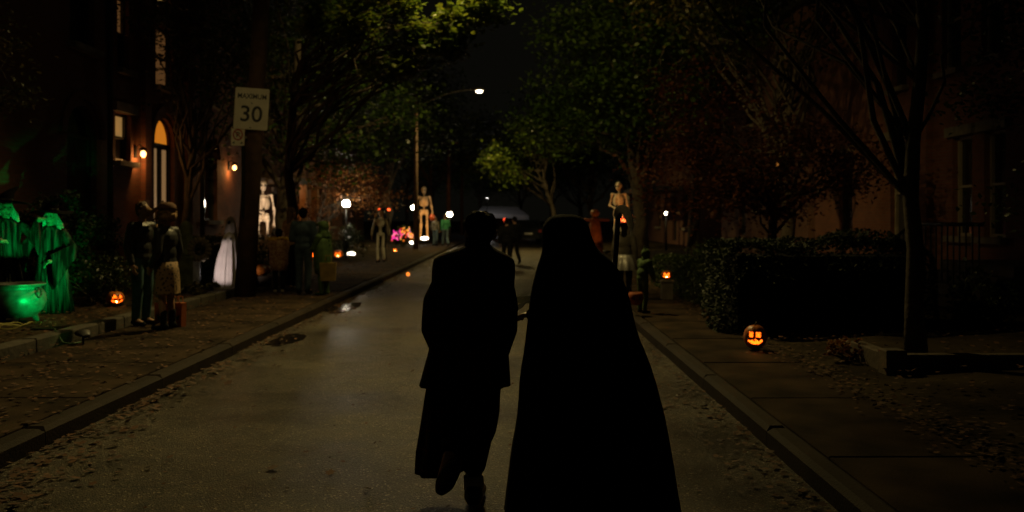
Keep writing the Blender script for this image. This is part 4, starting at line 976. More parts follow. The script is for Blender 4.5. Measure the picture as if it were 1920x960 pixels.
def globe_lamp(label, p, r, watts, strength, post=True, gz=.2):
    o = thing('globe_lamp', label, 'lamp', (p[0], p[1], gz), 0, 'white globe garden lamps'); h = p[2]-gz
    MB().ell((0, 0, h), (r, r, r*.92), 16, 12).build('globe', emit('globe_%d' % strength, (1.0, .86, .62), strength), o, True)
    if post:
        MB().tube([(0, 0, 0), (0, 0, h-r*1.05)], [.05, .035], 8).build('post', 'black_metal', o, True)
        MB().lathe([(.05, -.03), (r*.5, 0), (r*.55, .03)], 12, (0, 0, h-r*1.0)).build('collar', 'metal_grey', o, True)
    return o
globe_lamp('brightest round globe lamp above the green costumed child', W(649, 382, 33.2), .14, 0, 90)
globe_lamp('round globe lamp touching the tallest skeleton', W(776, 389, 50), .15, 0, 40)
globe_lamp('round globe lamp left of the man in the long coat', W(843, 402, 54), .16, 0, 40)
globe_lamp('small globe lamp above the hedges on the right', W(1249, 400, 40), .075, 0, 25)
q = W(897, 173, 45)

# --- string light bush
q = W(757, 450, 47); bush = shrub('lit_bush', 'round bush wrapped in magenta and orange string lights', (q.x, 47, .22), (.55, .5, .62), 1500, .09, DARKG, 77)
cols = [('bulb_magenta', (1, .04, .35), 1.3), ('bulb_orange', (1, .22, .02), 1.4), ('bulb_amber', (1, .4, .05), 1.5), ('bulb_pink', (1, .3, .4), 1.1), ('bulb_red', (1, .07, .02), 1.2)]
BM = {}
for nme, c_, s_ in cols:
    b_ = MB().ell((0, 0, 0), (.036, .036, .036), 8, 6).mesh('bulb'); b_.materials.append(emit(nme, c_, s_)); BM[nme] = b_
sl = thing('string_lights', 'magenta pink and orange fairy lights on the round bush', 'string lights', (q.x, 47, .22))
rg = random.Random(3); wire = []
for k in range(95):
    a = rg.uniform(-.5, PI+.5); th = rg.uniform(-.1, 1.35); x = .6*math.cos(a)*math.cos(th); z = .5+.58*math.sin(th)*rg.uniform(.4, 1)+rg.uniform(-.25, .05); yv = -.55*abs(math.sin(a))*math.cos(th)-.05
    u = (x+.6)/1.2
    nm = rg.choice(['bulb_magenta', 'bulb_magenta', 'bulb_pink']) if u+rg.uniform(-.2, .2) < .45 else rg.choice(['bulb_orange', 'bulb_amber', 'bulb_amber', 'bulb_pink'])
    if rg.random() < .12: nm = 'bulb_red'
    o = link(bpy.data.objects.new('bulb', BM[nm]), sl); o.location = (x, yv, z); wire.append((x, yv+.03, z))
wire.sort(key=lambda p_: (round(p_[2]*6), p_[0]*(1 if round(p_[2]*6) % 2 else -1)))
MB().tube(wire, .006, 4).build('wire', 'black_metal', sl)
gl = thing('glow_dot', 'glowing orange dot made up as a small ball on the road by the left kerb', 'toy', (W(765, 515, 26).x, 26, .0))  # made-up ball, only marks an orange dot on the road
MB().ell((0, 0, .06), (.055, .055, .055), 12, 8).build('ball', emit('glow_orange', (1, .25, .03), 1.6), gl, True); MB().lathe([(.02, .11), (.02, .135)], 8).build('cap', 'black_metal', gl)
for k, (px, py) in enumerate(((712, 393), (729, 393))):
    p_ = W(px, py, 38); e_ = thing('devil_light', ['left', 'right'][k]+' of two small red lamps over the skeleton costume', 'lamp', (p_.x, 38, .3), 0, 'two small red lamps')
    MB().ell((0, 0, p_.z-.3), (.065, .06, .05), 10, 8).build('bulb', emit('bulb_devil', (1, .1, .02), 4), e_, True); MB().tube([(0, 0, 0), (0, 0, p_.z-.35)], .012, 6).build('stake', 'black_metal', e_)

# --- ghost
def draped(rows, n=56, amp=.04, lobes=9, seed=0, yoff=0.0):
    rings = []
    for i, (z, cx, cy, rx, ry) in enumerate(rows):
        t = i/(len(rows)-1); r_ = []
        for k in range(n):
            a = 2*PI*k/n
            f = 1+amp*t*(.7*math.sin(lobes*a+seed+.6*math.sin(2*a))+.5*math.sin((lobes*2+3)*a+seed*2)+.5*mnoise.noise(Vector((math.cos(a)*2, math.sin(a)*2, seed+t))))
            r_.append((cx+rx*f*math.cos(a), cy+ry*f*math.sin(a), z))
        rings.append(r_)
    return rings[::-1]
gb = W(424, 546, 18.9); gh = thing('ghost_decoration', 'white draped cloth ghost standing beside the leaning pole', 'ghost', (gb.x, 18.9, .13)); gH = 1.24
rows = [(gH, .06, 0, .015, .015), (gH-.02, .06, 0, .06, .06), (gH-.07, .06, 0, .10, .10), (gH-.16, .055, 0, .125, .12), (gH-.3, .04, 0, .14, .13), (.75, .02, 0, .18, .15), (.5, 0, 0, .21, .17), (.25, -.01, 0, .22, .18), (.02, -.02, 0, .245, .2)]
MB().rings(draped(rows, 64, .16, 8, 2)).build('cloth', 'ghost_cloth', gh, True)
for x_ in (.02, .12): MB().ell((x_+.01, -.108, gH-.14), (.022, .012, .028), 8, 6).build('eye', 'sign_black', gh, True)
vb = W(432, 440, 19.6); vg = thing('grey_ghost_decoration', 'taller dull grey veiled ghost behind the white one', 'ghost', (vb.x, 19.6, .2))
rows = [(1.5, 0, 0, .015, .015), (1.48, 0, 0, .05, .05), (1.42, 0, 0, .09, .085), (1.2, 0, 0, .12, .11), (.8, 0, 0, .16, .14), (.0, 0, 0, .22, .18)]
MB().rings(draped(rows, 48, .12, 7, 5)).build('cloth', 'veil_grey', vg, True); MB().ell((0, -.08, 1.36), (.04, .02, .05)).build('face', 'witch_black', vg, True)

# --- witches and cauldron
def witch(label, loc, rz, H, pose=0):
    r = thing('witch_decoration', label, 'witch figure', loc, rz, 'witch figures around the cauldron'); s = H/1.62
    S = lambda *p: tuple(c*s for c in p)
    hd = MB(); hd.ell(S(0, 0, 1.5), S(.08, .09, .11)); hd.ell(S(0, -.05, 1.42), S(.05, .06, .06)); hd.ell(S(0, -.1, 1.37), S(.022, .03, .02)); hd.cap(S(0, -.08, 1.5), S(0, -.15, 1.455), .016*s, .008*s)
    hd.ell(S(-.05, -.07, 1.46), S(.03, .03, .025)); hd.ell(S(.05, -.07, 1.46), S(.03, .03, .025)); hd.ell(S(0, -.075, 1.545), S(.065, .03, .018)); hd.cap(S(0, 0, 1.25), S(0, 0, 1.42), .045*s, .045*s)
    h_ = blob(hd, 'head', 'witch_skin', r, .011*s, 2)
    for sx in (-1, 1): MB().ell(S(sx*.035, -.088, 1.505), S(.015, .01, .011)).build('eye', 'sign_black', h_, True)
    MB().box(S(0, -.112, 1.405), S(.06, .02, .008)).build('mouth', 'sign_black', h_)
    hr = MB(); rg = random.Random(int(H*100))
    for k in range(44):
        a = rg.uniform(-.35, PI+.35); a = -a if rg.random() < 0 else a; x, y = .085*math.cos(a), .085*math.sin(a)*.9+.01
        l_ = rg.uniform(.28, .5); w_ = rg.uniform(.9, 1.6)
        hr.tube([S(x*.6, y*.6, 1.6), S(x*1.05, y, 1.5), S(x*1.25*w_, y*1.1-.02, 1.38), S(x*1.5*w_, y*.9-.03, 1.56-l_)], [.016*s, .02*s, .016*s, .006*s], 6)
    hr.build('hair', 'witch_hair', r, True)
    rows = [(z*s, cx*s, 0, rx*s, ry*s) for (z, cx, rx, ry) in ((1.36, 0, .05, .05), (1.33, 0, .11, .08), (1.28, 0, .19, .10), (1.15, 0, .17, .11), (.95, .0, .14, .11), (.7, .02, .17, .14), (.4, .03, .2, .17), (.0, .03, .24, .2))]
    MB().rings(draped(rows, 96, .46, 9, H*7)).build('robe', 'witch_cloth', r, True)
    arms = [((-.19, 0, 1.27), (-.33, -.04, 1.08), (-.40, -.16, .95)), ((.19, 0, 1.27), (.37, -.08, 1.0), (.14, -.26, .84))] if pose == 0 else [((-.19, 0, 1.27), (-.28, -.1, 1.02), (-.2, -.3, 1.05)), ((.19, 0, 1.27), (.3, -.16, 1.15), (.3, -.36, 1.3))]
    for i, (a, b, c) in enumerate(arms):
        ws = [Vector(S(*p)) for p in (a, b, c)]; dr = []
        for t in np.linspace(0, 1, 9):
            p = ws[0].lerp(ws[1], t*2) if t < .5 else ws[1].lerp(ws[2], t*2-1)
            w_ = (.058+.035*t)*s; hang = (.01+(.36 if i else .26)*t**2)*s; rr = []
            for k in range(14):
                an = 2*PI*k/14; zz = math.sin(an); fold = 1+.2*math.sin(5*an+i)
                rr.append((p.x+w_*math.cos(an)*.7*fold, p.y+w_*.5*math.cos(an)*fold, p.z+(w_ if zz > 0 else hang+w_)*zz))
            dr.append(rr)
        MB().rings(dr).build('sleeve', 'witch_cloth', r, True)
        hm = MB(); d = (ws[2]-ws[1]).normalized(); c_ = ws[2]+d*.05*s; hm.ell(c_, (.036*s, .036*s, .03*s)); sd = d.cross(Vector((0, 0, 1))).normalized()
        for k in range(4):
            o_ = sd*(k-1.5)*.019*s; hm.cap(c_+o_, c_+o_*1.3+d*.07*s-Vector((0, 0, .01*s)), .011*s, .009*s); hm.cap(c_+o_*1.3+d*.07*s-Vector((0, 0, .01*s)), c_+o_*1.5+d*(.1-.008*abs(k-1))*s-Vector((0, 0, .05*s)), .009*s, .006*s)
        hm.cap(c_-sd*.03*s, c_-sd*.06*s+d*.04*s, .011*s, .008*s)
        blob(hm, 'hand', 'witch_skin', r, .006*s, 1)
    ht = MB(); pr = [(.33, 1.555), (.335, 1.565), (.115, 1.58), (.105, 1.62), (.085, 1.69), (.06, 1.75), (.03, 1.79), (.006, 1.80)]
    ht.lathe([(a*s, b*s) for a, b in pr], 28); ht.v = [(v[0]+(max(0, v[2]/s-1.62)**2)*5.0*s, v[1], v[2]+(.03*s*math.sin(3*math.atan2(v[1], v[0])) if v[2] < 1.57*s else 0)) for v in ht.v]
    hto = ht.build('hat', 'witch_black', r, True); MB().lathe([(.118*s, 1.585*s), (.108*s, 1.625*s)], 24).build('hat_band', 'witch_cloth', hto, True)
    return r
w1 = W(86, 0, 13.75); witch('green lit long haired witch reaching out behind the cauldron', (w1.x, 13.9, .20), math.radians(4), 1.60)
w2 = W(-4, 0, 13.3); witch('green lit witch cut off by the left edge of the photo', (w2.x, 13.5, .20), math.radians(48), 1.74, 1)
cc = W(34, 0, 12.55); ca = thing('cauldron', 'big round iron cauldron glowing in green light', 'cauldron', (cc.x, 12.55, .20))
MB().lathe([(.12, .08), (.22, .10), (.31, .19), (.355, .31), (.345, .41), (.30, .475), (.285, .50), (.345, .535), (.35, .55), (.33, .56), (.265, .50), (.29, .40), (.25, .2), (.05, .13)], 40).build('bowl', 'cauldron_iron', ca, True)
for k in range(3):
    a = 2*PI*k/3-1.2; MB().cap((.2*math.cos(a), .2*math.sin(a), .14), (.25*math.cos(a), .25*math.sin(a), .035), .05, .035).build('foot', 'cauldron_iron', ca, True)
for a in (-.3, PI-.3):
    c_ = Vector((.36*math.cos(a), .36*math.sin(a), .43)); MB().tube([c_+Vector((0, .06*math.cos(t), .06*math.sin(t))) for t in np.linspace(0, 2*PI, 13)], .012, 6).build('ring_handle', 'black_metal', ca, True)
gp = W(156, 0, 11.0); floodlight('small black green floodlight on the leaf strewn ground before the witches', (gp.x, 11.0, .132), (-6.95, 13.2, .85), 520, (.0, 1.0, .15), 'flood_lamp', 3, (-.75, .6, .35), 36, size=.07, blend=.9)
MB().tube([(0, -.05, .13), (.02, -.1, .2), (.05, -.1, .16)], .012, 6).build('bracket', 'metal_grey', COL.objects['flood_lamp.005'] if 'flood_lamp.005' in COL.objects else None, True)
def cable(label, pts, mt, r=.009):
    o = MB().tube(pts, r, 6).build('extension_cord', mt, None, True); tag(o, label, 'cord')
cable('green power cord curving from the small green floodlight', [(gp.x-.05, 11.05, .145), (gp.x-.1, 10.9, .142), (gp.x-.25, 11.0, .145), (gp.x-.5, 11.3, .275), (gp.x-.9, 11.5, .25)], 'cable_green', .012)
rg = random.Random(9)
cable('tangled yellowish cord lying beside the cauldron at the left edge', [(-6.35+.22*math.cos(t)*(1-.03*t)-.02*t, 11.75+.22*math.sin(t*1.1), .27+.03*math.sin(t*2.3)) for t in np.linspace(0, 14, 60)], 'cable_yellow', .007)

# ------------------------------------------------------------------ people
def joints(h, pose=None, head=1.0):
    J = dict(pelvis=(0, 0, .95), belly=(0, 0, 1.1), chest=(0, 0, 1.3), neck=(0, -.005, 1.45), head=(0, .02, 1.64))
    for s, k in ((-1, 'L'), (1, 'R')):
        J.update({'hip'+k: (s*.095, 0, .92), 'knee'+k: (s*.10, .02, .50), 'ankle'+k: (s*.10, -.02, .09), 'toe'+k: (s*.115, .14, .035),
                  'sho'+k: (s*.185, 0, 1.42), 'elb'+k: (s*.245, -.03, 1.13), 'wri'+k: (s*.25, .05, .89)})
    J.update(pose or {}); s = h/1.75
    return {k: Vector(v)*s for k, v in J.items()}, s

def body_prims(J, s, head=1.0, fingers=True):
    b = MB(); V = Vector
    b.ell(J['pelvis'], (.15*s, .10*s, .12*s)); b.ell(J['belly'], (.13*s, .095*s, .16*s)); b.ell(J['chest'], (.16*s, .11*s, .17*s)); b.cap(J['shoL'], J['shoR'], .055*s, .055*s)
    H = J['head']; b.cap(J['neck']-V((0, 0, .03*s)), H-V((0, .01, .04))*s, .056*s, .052*s); e = s*head
    b.ell(H+V((0, 0, .02))*e, (.075*e, .095*e, .10*e)); b.ell(H+V((0, .03, -.05))*e, (.056*e, .065*e, .062*e)); b.ell(H+V((0, .098, -.01))*e, (.014*e, .02*e, .024*e)); b.ell(H+V((0, .085, -.088))*e, (.024*e, .018*e, .018*e))
    b.ell(H+V((0, .088, -.05))*e, (.026*e, .012*e, .01*e))
    for q in (-1, 1): b.ell(H+V((q*.08, 0, -.01))*e, (.011*e, .02*e, .032*e))
    for k, q in (('L', -1), ('R', 1)):
        b.cap(J['hip'+k], J['knee'+k], .085*s, .056*s); b.cap(J['knee'+k], J['knee'+k].lerp(J['ankle'+k], .35), .054*s, .056*s); b.cap(J['knee'+k].lerp(J['ankle'+k], .35), J['ankle'+k], .056*s, .036*s); b.cap(J['ankle'+k], J['toe'+k], .04*s, .03*s)
        b.cap(J['sho'+k], J['elb'+k], .055*s, .042*s); b.cap(J['elb'+k], J['wri'+k], .042*s, .028*s)
        d = (J['wri'+k]-J['elb'+k]).normalized(); c = J['wri'+k]+d*.055*s; side = V((0, 1, 0)) if abs(d.y) < .85 else V((0, 0, 1)); side = (side-d*side.dot(d)).normalized(); nrm = d.cross(side)*q
        R = Matrix((side, nrm, d)).transposed(); b.ell(c, (.042*s, .018*s, .052*s), rot=R)
        if fingers:
            for i in range(4):
                o = side*(i-1.5)*.021*s; L = (.062, .075, .07, .055)[i]*s; p1 = c+d*.04*s+o; p2 = p1+d*L*.55-nrm*.012*s; p3 = p2+d*L*.4-nrm*.03*s
                b.cap(p1, p2, .0098*s, .009*s, 6); b.cap(p2, p3, .009*s, .0075*s, 6)
            t0 = c+side*.036*s-d*.02*s; b.cap(t0, t0+side*.025*s+d*.03*s-nrm*.012*s, .012*s, .0105*s, 6); b.cap(t0+side*.025*s+d*.03*s-nrm*.012*s, t0+side*.03*s+d*.06*s-nrm*.03*s, .0105*s, .008*s, 6)
    return b

def top_prims(J, s, f=.022, sleeve=.92, belly=1.0):
    t = MB(); t.ell(J['pelvis']+Vector((0, 0, .03*s)), ((.15+f)*s*belly, (.105+f)*s*belly, .13*s)); t.ell(J['belly'], ((.14+f)*s*belly, (.105+f)*s*belly, .17*s)); t.ell(J['chest'], ((.165+f)*s, (.115+f)*s, .18*s)); t.cap(J['shoL'], J['shoR'], (.058+f*.7)*s, (.058+f*.7)*s)
    t.cap(J['chest'], J['neck'], .09*s, .068*s)
    for k in 'LR':
        t.cap(J['sho'+k], J['elb'+k], (.057+f*.8)*s, (.045+f*.8)*s); t.cap(J['elb'+k], J['elb'+k].lerp(J['wri'+k], sleeve), (.044+f*.8)*s, (.032+f*.8)*s)
    return t
def leg_prims(J, s, f=.018, end=.93):
    t = MB(); t.ell(J['pelvis']-Vector((0, 0, .01*s)), ((.15+f*.8)*s, (.105+f*.8)*s, .11*s))
    for k in 'LR':
        t.cap(J['hip'+k], J['knee'+k], (.087+f*.6)*s, (.058+f)*s); t.cap(J['knee'+k], J['knee'+k].lerp(J['ankle'+k], end), (.058+f)*s, (.04+f*1.3)*s)
    return t
def shoe(J, k, s, mt, parent, boot=False):
    a, t = J['ankle'+k], J['toe'+k]; m = MB(); back = (a-t); back.z *= .3; back = back.normalized()
    m.cap(a+back*.03*s-Vector((0, 0, .035*s)), t-Vector((0, 0, 0)), .048*s, .036*s); m.cap(a, a-Vector((0, 0, .03*s)), .046*s, .05*s)
    if boot: m.cap(a+Vector((0, 0, .16*s)), a, .052*s, .05*s)
    return blob(m, 'shoe', mt, parent, .013*s, 2)

def person(label, loc, rz, h, pose=None, head=1.0, skin='skin', hair='hair_black', top='black_cloth', bottom='denim', shoes='black_cloth', cat='person', hair_long=False, vox=.0125, group=None, bare_head=True, sleeve=.92, legs=True, boot=False, topf=.022, fingers=True):
    J, s = joints(h, pose); r = thing('person', label, cat, loc, rz, group)
    body = blob(body_prims(J, s, head, fingers), 'body', skin, r, vox*max(s, .6), 2); e = s*head; H = J['head']
    for q in (-1, 1): MB().ell(H+Vector((q*.032, .086, .012))*e, (.012*e, .008*e, .008*e), 8, 6).build('eye', 'sign_black', body, True)
    if top: blob(top_prims(J, s, topf, sleeve), 'jacket', top, r, .014*max(s, .6), 3)
    if bottom: blob(leg_prims(J, s), 'trousers', bottom, r, .014*max(s, .6), 3)
    if shoes:
        for k in 'LR': shoe(J, k, s, shoes, r, boot)
    if hair:
        hm = MB(); hm.ell(H+Vector((0, -.022, .04))*e, (.088*e, .098*e, .10*e)); hm.ell(H+Vector((0, -.05, -.01))*e, (.075*e, .06*e, .08*e))
        if hair_long: hm.cap(H+Vector((0, -.05, -.02))*e, H+Vector((0, -.07, -.22))*e, .08*e, .06*e)
        rg = random.Random(int(abs(loc[0])*977))
        for k in range(26):
            d = Vector((rg.uniform(-1, 1), rg.uniform(-1, .55), rg.uniform(-.1, 1))).normalized(); hm.ell(H+Vector((0, -.022, .035))*e+Vector((d.x*.08, d.y*.09, d.z*.092))*e, (.024*e, .024*e, .02*e), 6, 5)
        blob(hm, 'hair', hair, r, .012*max(s, .6), 1)
    return r, J, s

WALK = dict(kneeL=(-.10, .14, .52), ankleL=(-.10, .2, .12), toeL=(-.11, .36, .08), kneeR=(.10, .02, .49), ankleR=(.10, -.24, .16), toeR=(.11, -.12, .035), elbL=(-.24, -.1, 1.14), wriL=(-.25, -.05, .9), elbR=(.24, .02, 1.13), wriR=(.24, .16, .93))
GA = 'people standing on the left sidewalk'
# couple on the left
cp = W(266, 0, 12.9)
r, J, s = person('person in dark jacket and teal jeans with tan face mask, left of the couple', (cp.x, 12.9, SW), math.radians(-110), 1.74, dict(wriL=(-.2, .14, .95), elbL=(-.25, -.02, 1.14)), skin='skin_tan', hair='hair_brown', top='leather_jacket', bottom='teal_denim', shoes='black_cloth', group=GA)
mk = MB(); Hh = J['head']; mk.ell(Hh+Vector((0, .09, -.02)), (.06, .06, .075)); mk.cap(Hh+Vector((0, .1, -.03)), Hh+Vector((0, .2, -.0)), .045, .03); mk.cap(Hh+Vector((0, .19, .0)), Hh+Vector((0, .24, .04)), .03, .02)
blob(mk, 'face_mask', 'fur_tan', r, .012, 2)
MB().tube([J['shoL']+Vector((.02, .12, .03)), J['belly']+Vector((-.13, .12, .1)), J['pelvis']+Vector((-.16, .08, -.02))], .012, 6).build('bag_strap', 'fur_tan', r, True)
cp = W(313, 0, 12.45)
r, J, s = person('person with curly brown hair, dark jacket and leopard print skirt, right of the couple', (cp.x, 12.45, SW), math.radians(75), 1.66, dict(wriL=(-.22, .1, .92)), skin='skin_tan', hair='hair_brown', top='leather_jacket', bottom=None, shoes='black_cloth', boot=True, group=GA, hair_long=False)
rows = [(.98*s, 0, 0, .17*s, .13*s), (.85*s, 0, 0, .185*s, .15*s), (.7*s, 0, 0, .19*s, .16*s), (.52*s, 0, .01, .2*s, .17*s)]
MB().rings(draped(rows, 40, .07, 7, 1), True, False).build('skirt', 'leopard_cloth', r, True)
hm = MB(); rg = random.Random(4)
for k in range(60):
    d = Vector((rg.uniform(-1, 1), rg.uniform(-1, .4), rg.uniform(-.7, 1))).normalized(); hm.ell(J['head']+Vector((d.x*.1, d.y*.11-.02, d.z*.11+.02)), (.035, .035, .03), 6, 5)
hm.ell(J['head']+Vector((0, -.03, .02)), (.1, .1, .11)); blob(hm, 'curls', 'fur_tan', r, .013, 0)
MB().lathe([(.13, .0), (.125, .03), (.11, .07), (.06, .1), (.01, .105)], 18, tuple(J['head']+Vector((0, -.02, .09)))).build('cap', 'cap_brown', r, True)
q = W(287, 400, 12.75); er = thing('plush_ears', 'tall tan plush ears poking up between the heads of the couple', 'costume', (q.x, 12.95, q.z-.1))
for x_, l_ in ((-.02, .2), (.045, .26)): MB().ell((x_, 0, l_*.5), (.036, .02, l_*.62), 10, 8, Euler((0, .12, 0)).to_matrix()).build('ear', 'fur_tan', er, True)
MB().tube([(-.09, 0, -.02), (-.05, 0, .03), (.06, 0, .03), (.12, 0, -.02)], .013, 6).build('headband', 'cap_brown', er, True)
q = W(317, 600, 12.8)
for (dx, rz_, lab) in ((-.09, .1, 'orange printed paper bag standing at the left of the booted legs'), (.13, -.35, 'orange trick or treat bag standing at the right of the booted legs')):
    bg = thing('orange_bag', lab, 'bag', (q.x+dx, 12.8, SW), rz_, 'orange treat bags'); MB().rings([[(.09, -.05, 0), (.09, .05, 0), (-.09, .05, 0), (-.09, -.05, 0)], [(.1, -.05, .28), (.1, .05, .28), (-.1, .05, .28), (-.1, -.05, .28)], [(.105, -.04, .33), (.105, .04, .34), (-.105, .04, .33), (-.105, -.04, .34)]]).build('sack', 'orange_bag', bg)
    for sx in (-1, 1): MB().tube([(-.05, sx*.04, .33), (-.04, sx*.04, .42), (.04, sx*.04, .42), (.05, sx*.04, .33)], .006, 5).build('handle', 'orange_bag', bg, True)
    MB().add([(-.05, -.053, .1), (.05, -.053, .1), (.07, -.053, .17), (.0, -.053, .14), (-.07, -.053, .17)], [(0, 1, 2, 3, 4)]).build('printed_grin', 'sign_black', bg)

# group by the pole
p = W(523, 0, 18.6)
r, J, s = person('child in a wide yellow topped patterned box costume beside the pole', (p.x, 18.6, SW), math.radians(12), 1.28, dict(), head=1.15, hair='hair_black', top='black_cloth', bottom='black_cloth', shoes='white_shoe', group=GA)
rows = [(1.08, 0, 0, .215, .17), (1.0, 0, 0, .215, .17), (.8, 0, 0, .205, .165), (.6, 0, 0, .185, .15), (.46, 0, 0, .165, .14)]
MB().rings(draped(rows, 36, .03, 8, 3)).build('box_costume', 'red_pattern', r, True)
pf = MB(); rg = random.Random(2)
for k in range(46): a = rg.uniform(0, 2*PI); q_ = rg.uniform(.2, 1); pf.ell((.2*q_*math.cos(a), .16*q_*math.sin(a), 1.09+rg.uniform(-.01, .035)), (.045, .045, .035), 7, 5)
blob(pf, 'yellow_fringe', 'yellow_plush', r, .013, 0)
p = W(569, 0, 18.4)
r, J, s = person('adult in slate blue shirt and jeans seen from behind', (p.x, 18.4, SW), math.radians(-8), 1.72, dict(elbL=(-.25, .02, 1.14), wriL=(-.16, .17, 1.08), elbR=(.26, 0, 1.14), wriR=(.2, .15, 1.0)), top='blue_shirt', bottom='denim', shoes='black_cloth', topf=.04, group=GA)
p = W(546, 0, 19.5); person('adult in tan top half hidden behind the slate blue shirt', (p.x, 19.5, SW), math.radians(-40), 1.75, None, hair='hair_brown', top='fur_tan', bottom='black_cloth', shoes='white_shoe', hair_long=True, group=GA)
p = W(607, 0, 18.1)
r, J, s = person('child in a green hooded dinosaur costume holding a yellow bag', (p.x, 18.1, SW), math.radians(60), 1.42, dict(elbL=(-.24, .1, 1.15), wriL=(-.16, .26, 1.1), elbR=(.24, .06, 1.13), wriR=(.22, .16, .92)), head=1.05, hair=None, top='green_costume', bottom='green_costume', shoes='green_costume', topf=.035, group=GA)
rows = [(1.16, 0, .0, .1, .1), (1.1, 0, .01, .17, .13), (.95, 0, .02, .2, .17), (.75, 0, .02, .2, .18), (.55, 0, .01, .19, .17), (.42, 0, 0, .18, .15)]
MB().rings(draped(rows, 40, .05, 5, 4)).build('costume_body', 'green_costume', r, True)
hd = MB(); hd.ell(J['head']+Vector((0, -.02, .03)), (.105, .115, .12)); hd.cap(J['head'], J['neck'], .1, .13); hd.cap(J['head']+Vector((0, .06, .09)), J['head']+Vector((0, .16, .07)), .06, .035)
blob(hd, 'hood', 'green_costume', r, .014, 2)
for k in range(6):
    c_ = J['head']+Vector((0, -.12-.01*k, .12-.09*k)); MB().add([c_+Vector((0, .02, .035)), c_+Vector((0, -.03, -.01)), c_+Vector((0, .02, -.04)), c_+Vector((.012, .02, 0)), c_+Vector((-.012, .02, 0))], [(0, 1, 3), (1, 2, 3), (0, 4, 1), (1, 4, 2)]).build('spike', 'green_costume', r)
bg = thing('treat_bag', 'yellow treat bag held by the green costumed child', 'bag', (p.x+.12, 17.95, .42)); MB().rings([[(.14, -.06, 0), (.14, .06, 0), (-.14, .06, 0), (-.14, -.06, 0)], [(.16, -.06, .36), (.16, .06, .36), (-.16, .06, .36), (-.16, -.06, .36)]]).build('sack', 'yellow_bag', bg)
MB().tube([(-.07, 0, .34), (-.05, 0, .5), (.05, 0, .5), (.07, 0, .34)], .008, 6).build('handle', 'yellow_bag', bg, True)
# skeleton costume walker
p = W(715, 0, 31.5)
r, J, s = person('person walking in a black suit printed with white bones', (p.x, 31.5, SW), math.radians(172), 1.84, dict(kneeL=(-.10, .09, .51), ankleL=(-.10, -.05, .12), toeL=(-.11, .08, .06), elbL=(-.27, .0, 1.14), wriL=(-.31, .05, .9), elbR=(.27, 0, 1.14), wriR=(.3, .05, .9)), hair='hair_black', top='black_cloth', bottom='black_cloth', shoes='black_cloth', group=GA)
bp_ = MB(); f_ = Vector((0, .05, 0))
bp_.ell(J['chest']+Vector((0, .075, .02)), (.165, .125, .18)); bp_.cap(J['belly']+Vector((0, .1, .1)), J['pelvis']+Vector((0, .1, 0)), .06, .06); bp_.ell(J['pelvis']+Vector((0, .075, -.01)), (.15, .1, .075))
blob(bp_, 'printed_rib_cage', 'bone_print', r, .014, 2)
for k in 'LR':
    for a, b in (('sho', 'elb'), ('elb', 'wri'), ('hip', 'knee'), ('knee', 'ankle')):
        rr = .05 if a in ('sho', 'elb') else .062; MB().cap(J[a+k].lerp(J[b+k], .08)+f_, J[a+k].lerp(J[b+k], .9)+f_, rr, rr*.8).build('printed_bone', 'bone_print', r, True)
# far people
p = W(835, 0, 50); person('far person in a green shirt by the right globe lamp', (p.x, 50, SW), math.radians(20), 1.72, WALK, hair='hair_brown', top='green_shirt', bottom='denim', vox=.02, fingers=False, group='people far up the street')
p = W(816, 0, 51); person('far person in grey beside the orange balloon', (p.x, 51, SW), math.radians(-30), 1.62, None, hair='hair_brown', top='grey_cloth', bottom='denim', vox=.02, fingers=False, group='people far up the street')
q = W(810, 408, 50.5); bl = thing('balloon', 'orange balloon floating beside the tallest skeleton', 'balloon', (q.x, 50.5, SW+.9)); MB().ell((0, 0, q.z-SW-.9), (.16, .16, .2), 14, 10).build('skin', 'balloon', bl, True); MB().tube([(.1, 0, 0), (0, 0, q.z-SW-1.1)], .004, 4).build('string', 'sign_white', bl)
for (px, Y, h, lab, rz_) in ((950, 30.5, 1.66, 'dark walker in the middle of the road ahead, nearer one', 0), (965, 33, 1.72, 'dark walker in the middle of the road ahead, half hidden one', .4)):
    p = W(px, 0, Y); person(lab, (p.x, Y, -.01), rz_, h, WALK, hair='hair_black', top='black_cloth', bottom='dark_trousers', vox=.018, fingers=False, topf=.04, group='people far up the street')
# right side
p = W(1205, 0, 14.6)
r, J, s = person('small child in a green hooded costume leaning forward on the right sidewalk', (p.x, 14.6, SW), math.radians(-55), 1.02, dict(chest=(0, .06, 1.3), neck=(0, .09, 1.44), head=(0, .13, 1.62), shoL=(-.18, .06, 1.41), shoR=(.18, .06, 1.41), elbL=(-.22, .12, 1.14), wriL=(-.15, .26, .95), elbR=(.22, .12, 1.14), wriR=(.16, .26, .95)), head=1.25, hair=None, top='green_costume', bottom='green_costume', shoes='black_cloth', topf=.04)
hd = MB(); e = s; hd.ell(J['head']+Vector((0, -.02, .03))*e, (.125*e, .135*e, .14*e)); hd.cap(J['head'], J['neck'], .11*e, .11*e); hd.cap(J['head']+Vector((0, -.03, .12))*e, J['head']+Vector((0, -.08, .24))*e, .06*e, .015*e); blob(hd, 'hood', 'green_costume', r, .011, 2)
q = W(1192, 0, 14.2); pk = thing('pumpkin_pail', 'dull orange pumpkin pail carried by the small green child', 'pail', (q.x, 14.2, .3)); MB().lathe([(.06, 0), (.1, .03), (.125, .1), (.115, .17), (.095, .2), (.085, .2), (.1, .15), (.1, .05)], 20).build('bucket', 'orange_bag', pk, True); MB().tube([(.1*math.cos(t), 0, .2+.13*math.sin(t)) for t in np.linspace(0, PI, 9)], .006, 5).build('handle', 'black_metal', pk, True)
for x_ in (-.045, .045): MB().add([(x_-.025, -.122, .09), (x_+.025, -.122, .09), (x_, -.122, .14)], [(0, 1, 2)]).build('eye_patch', 'sign_black', pk)
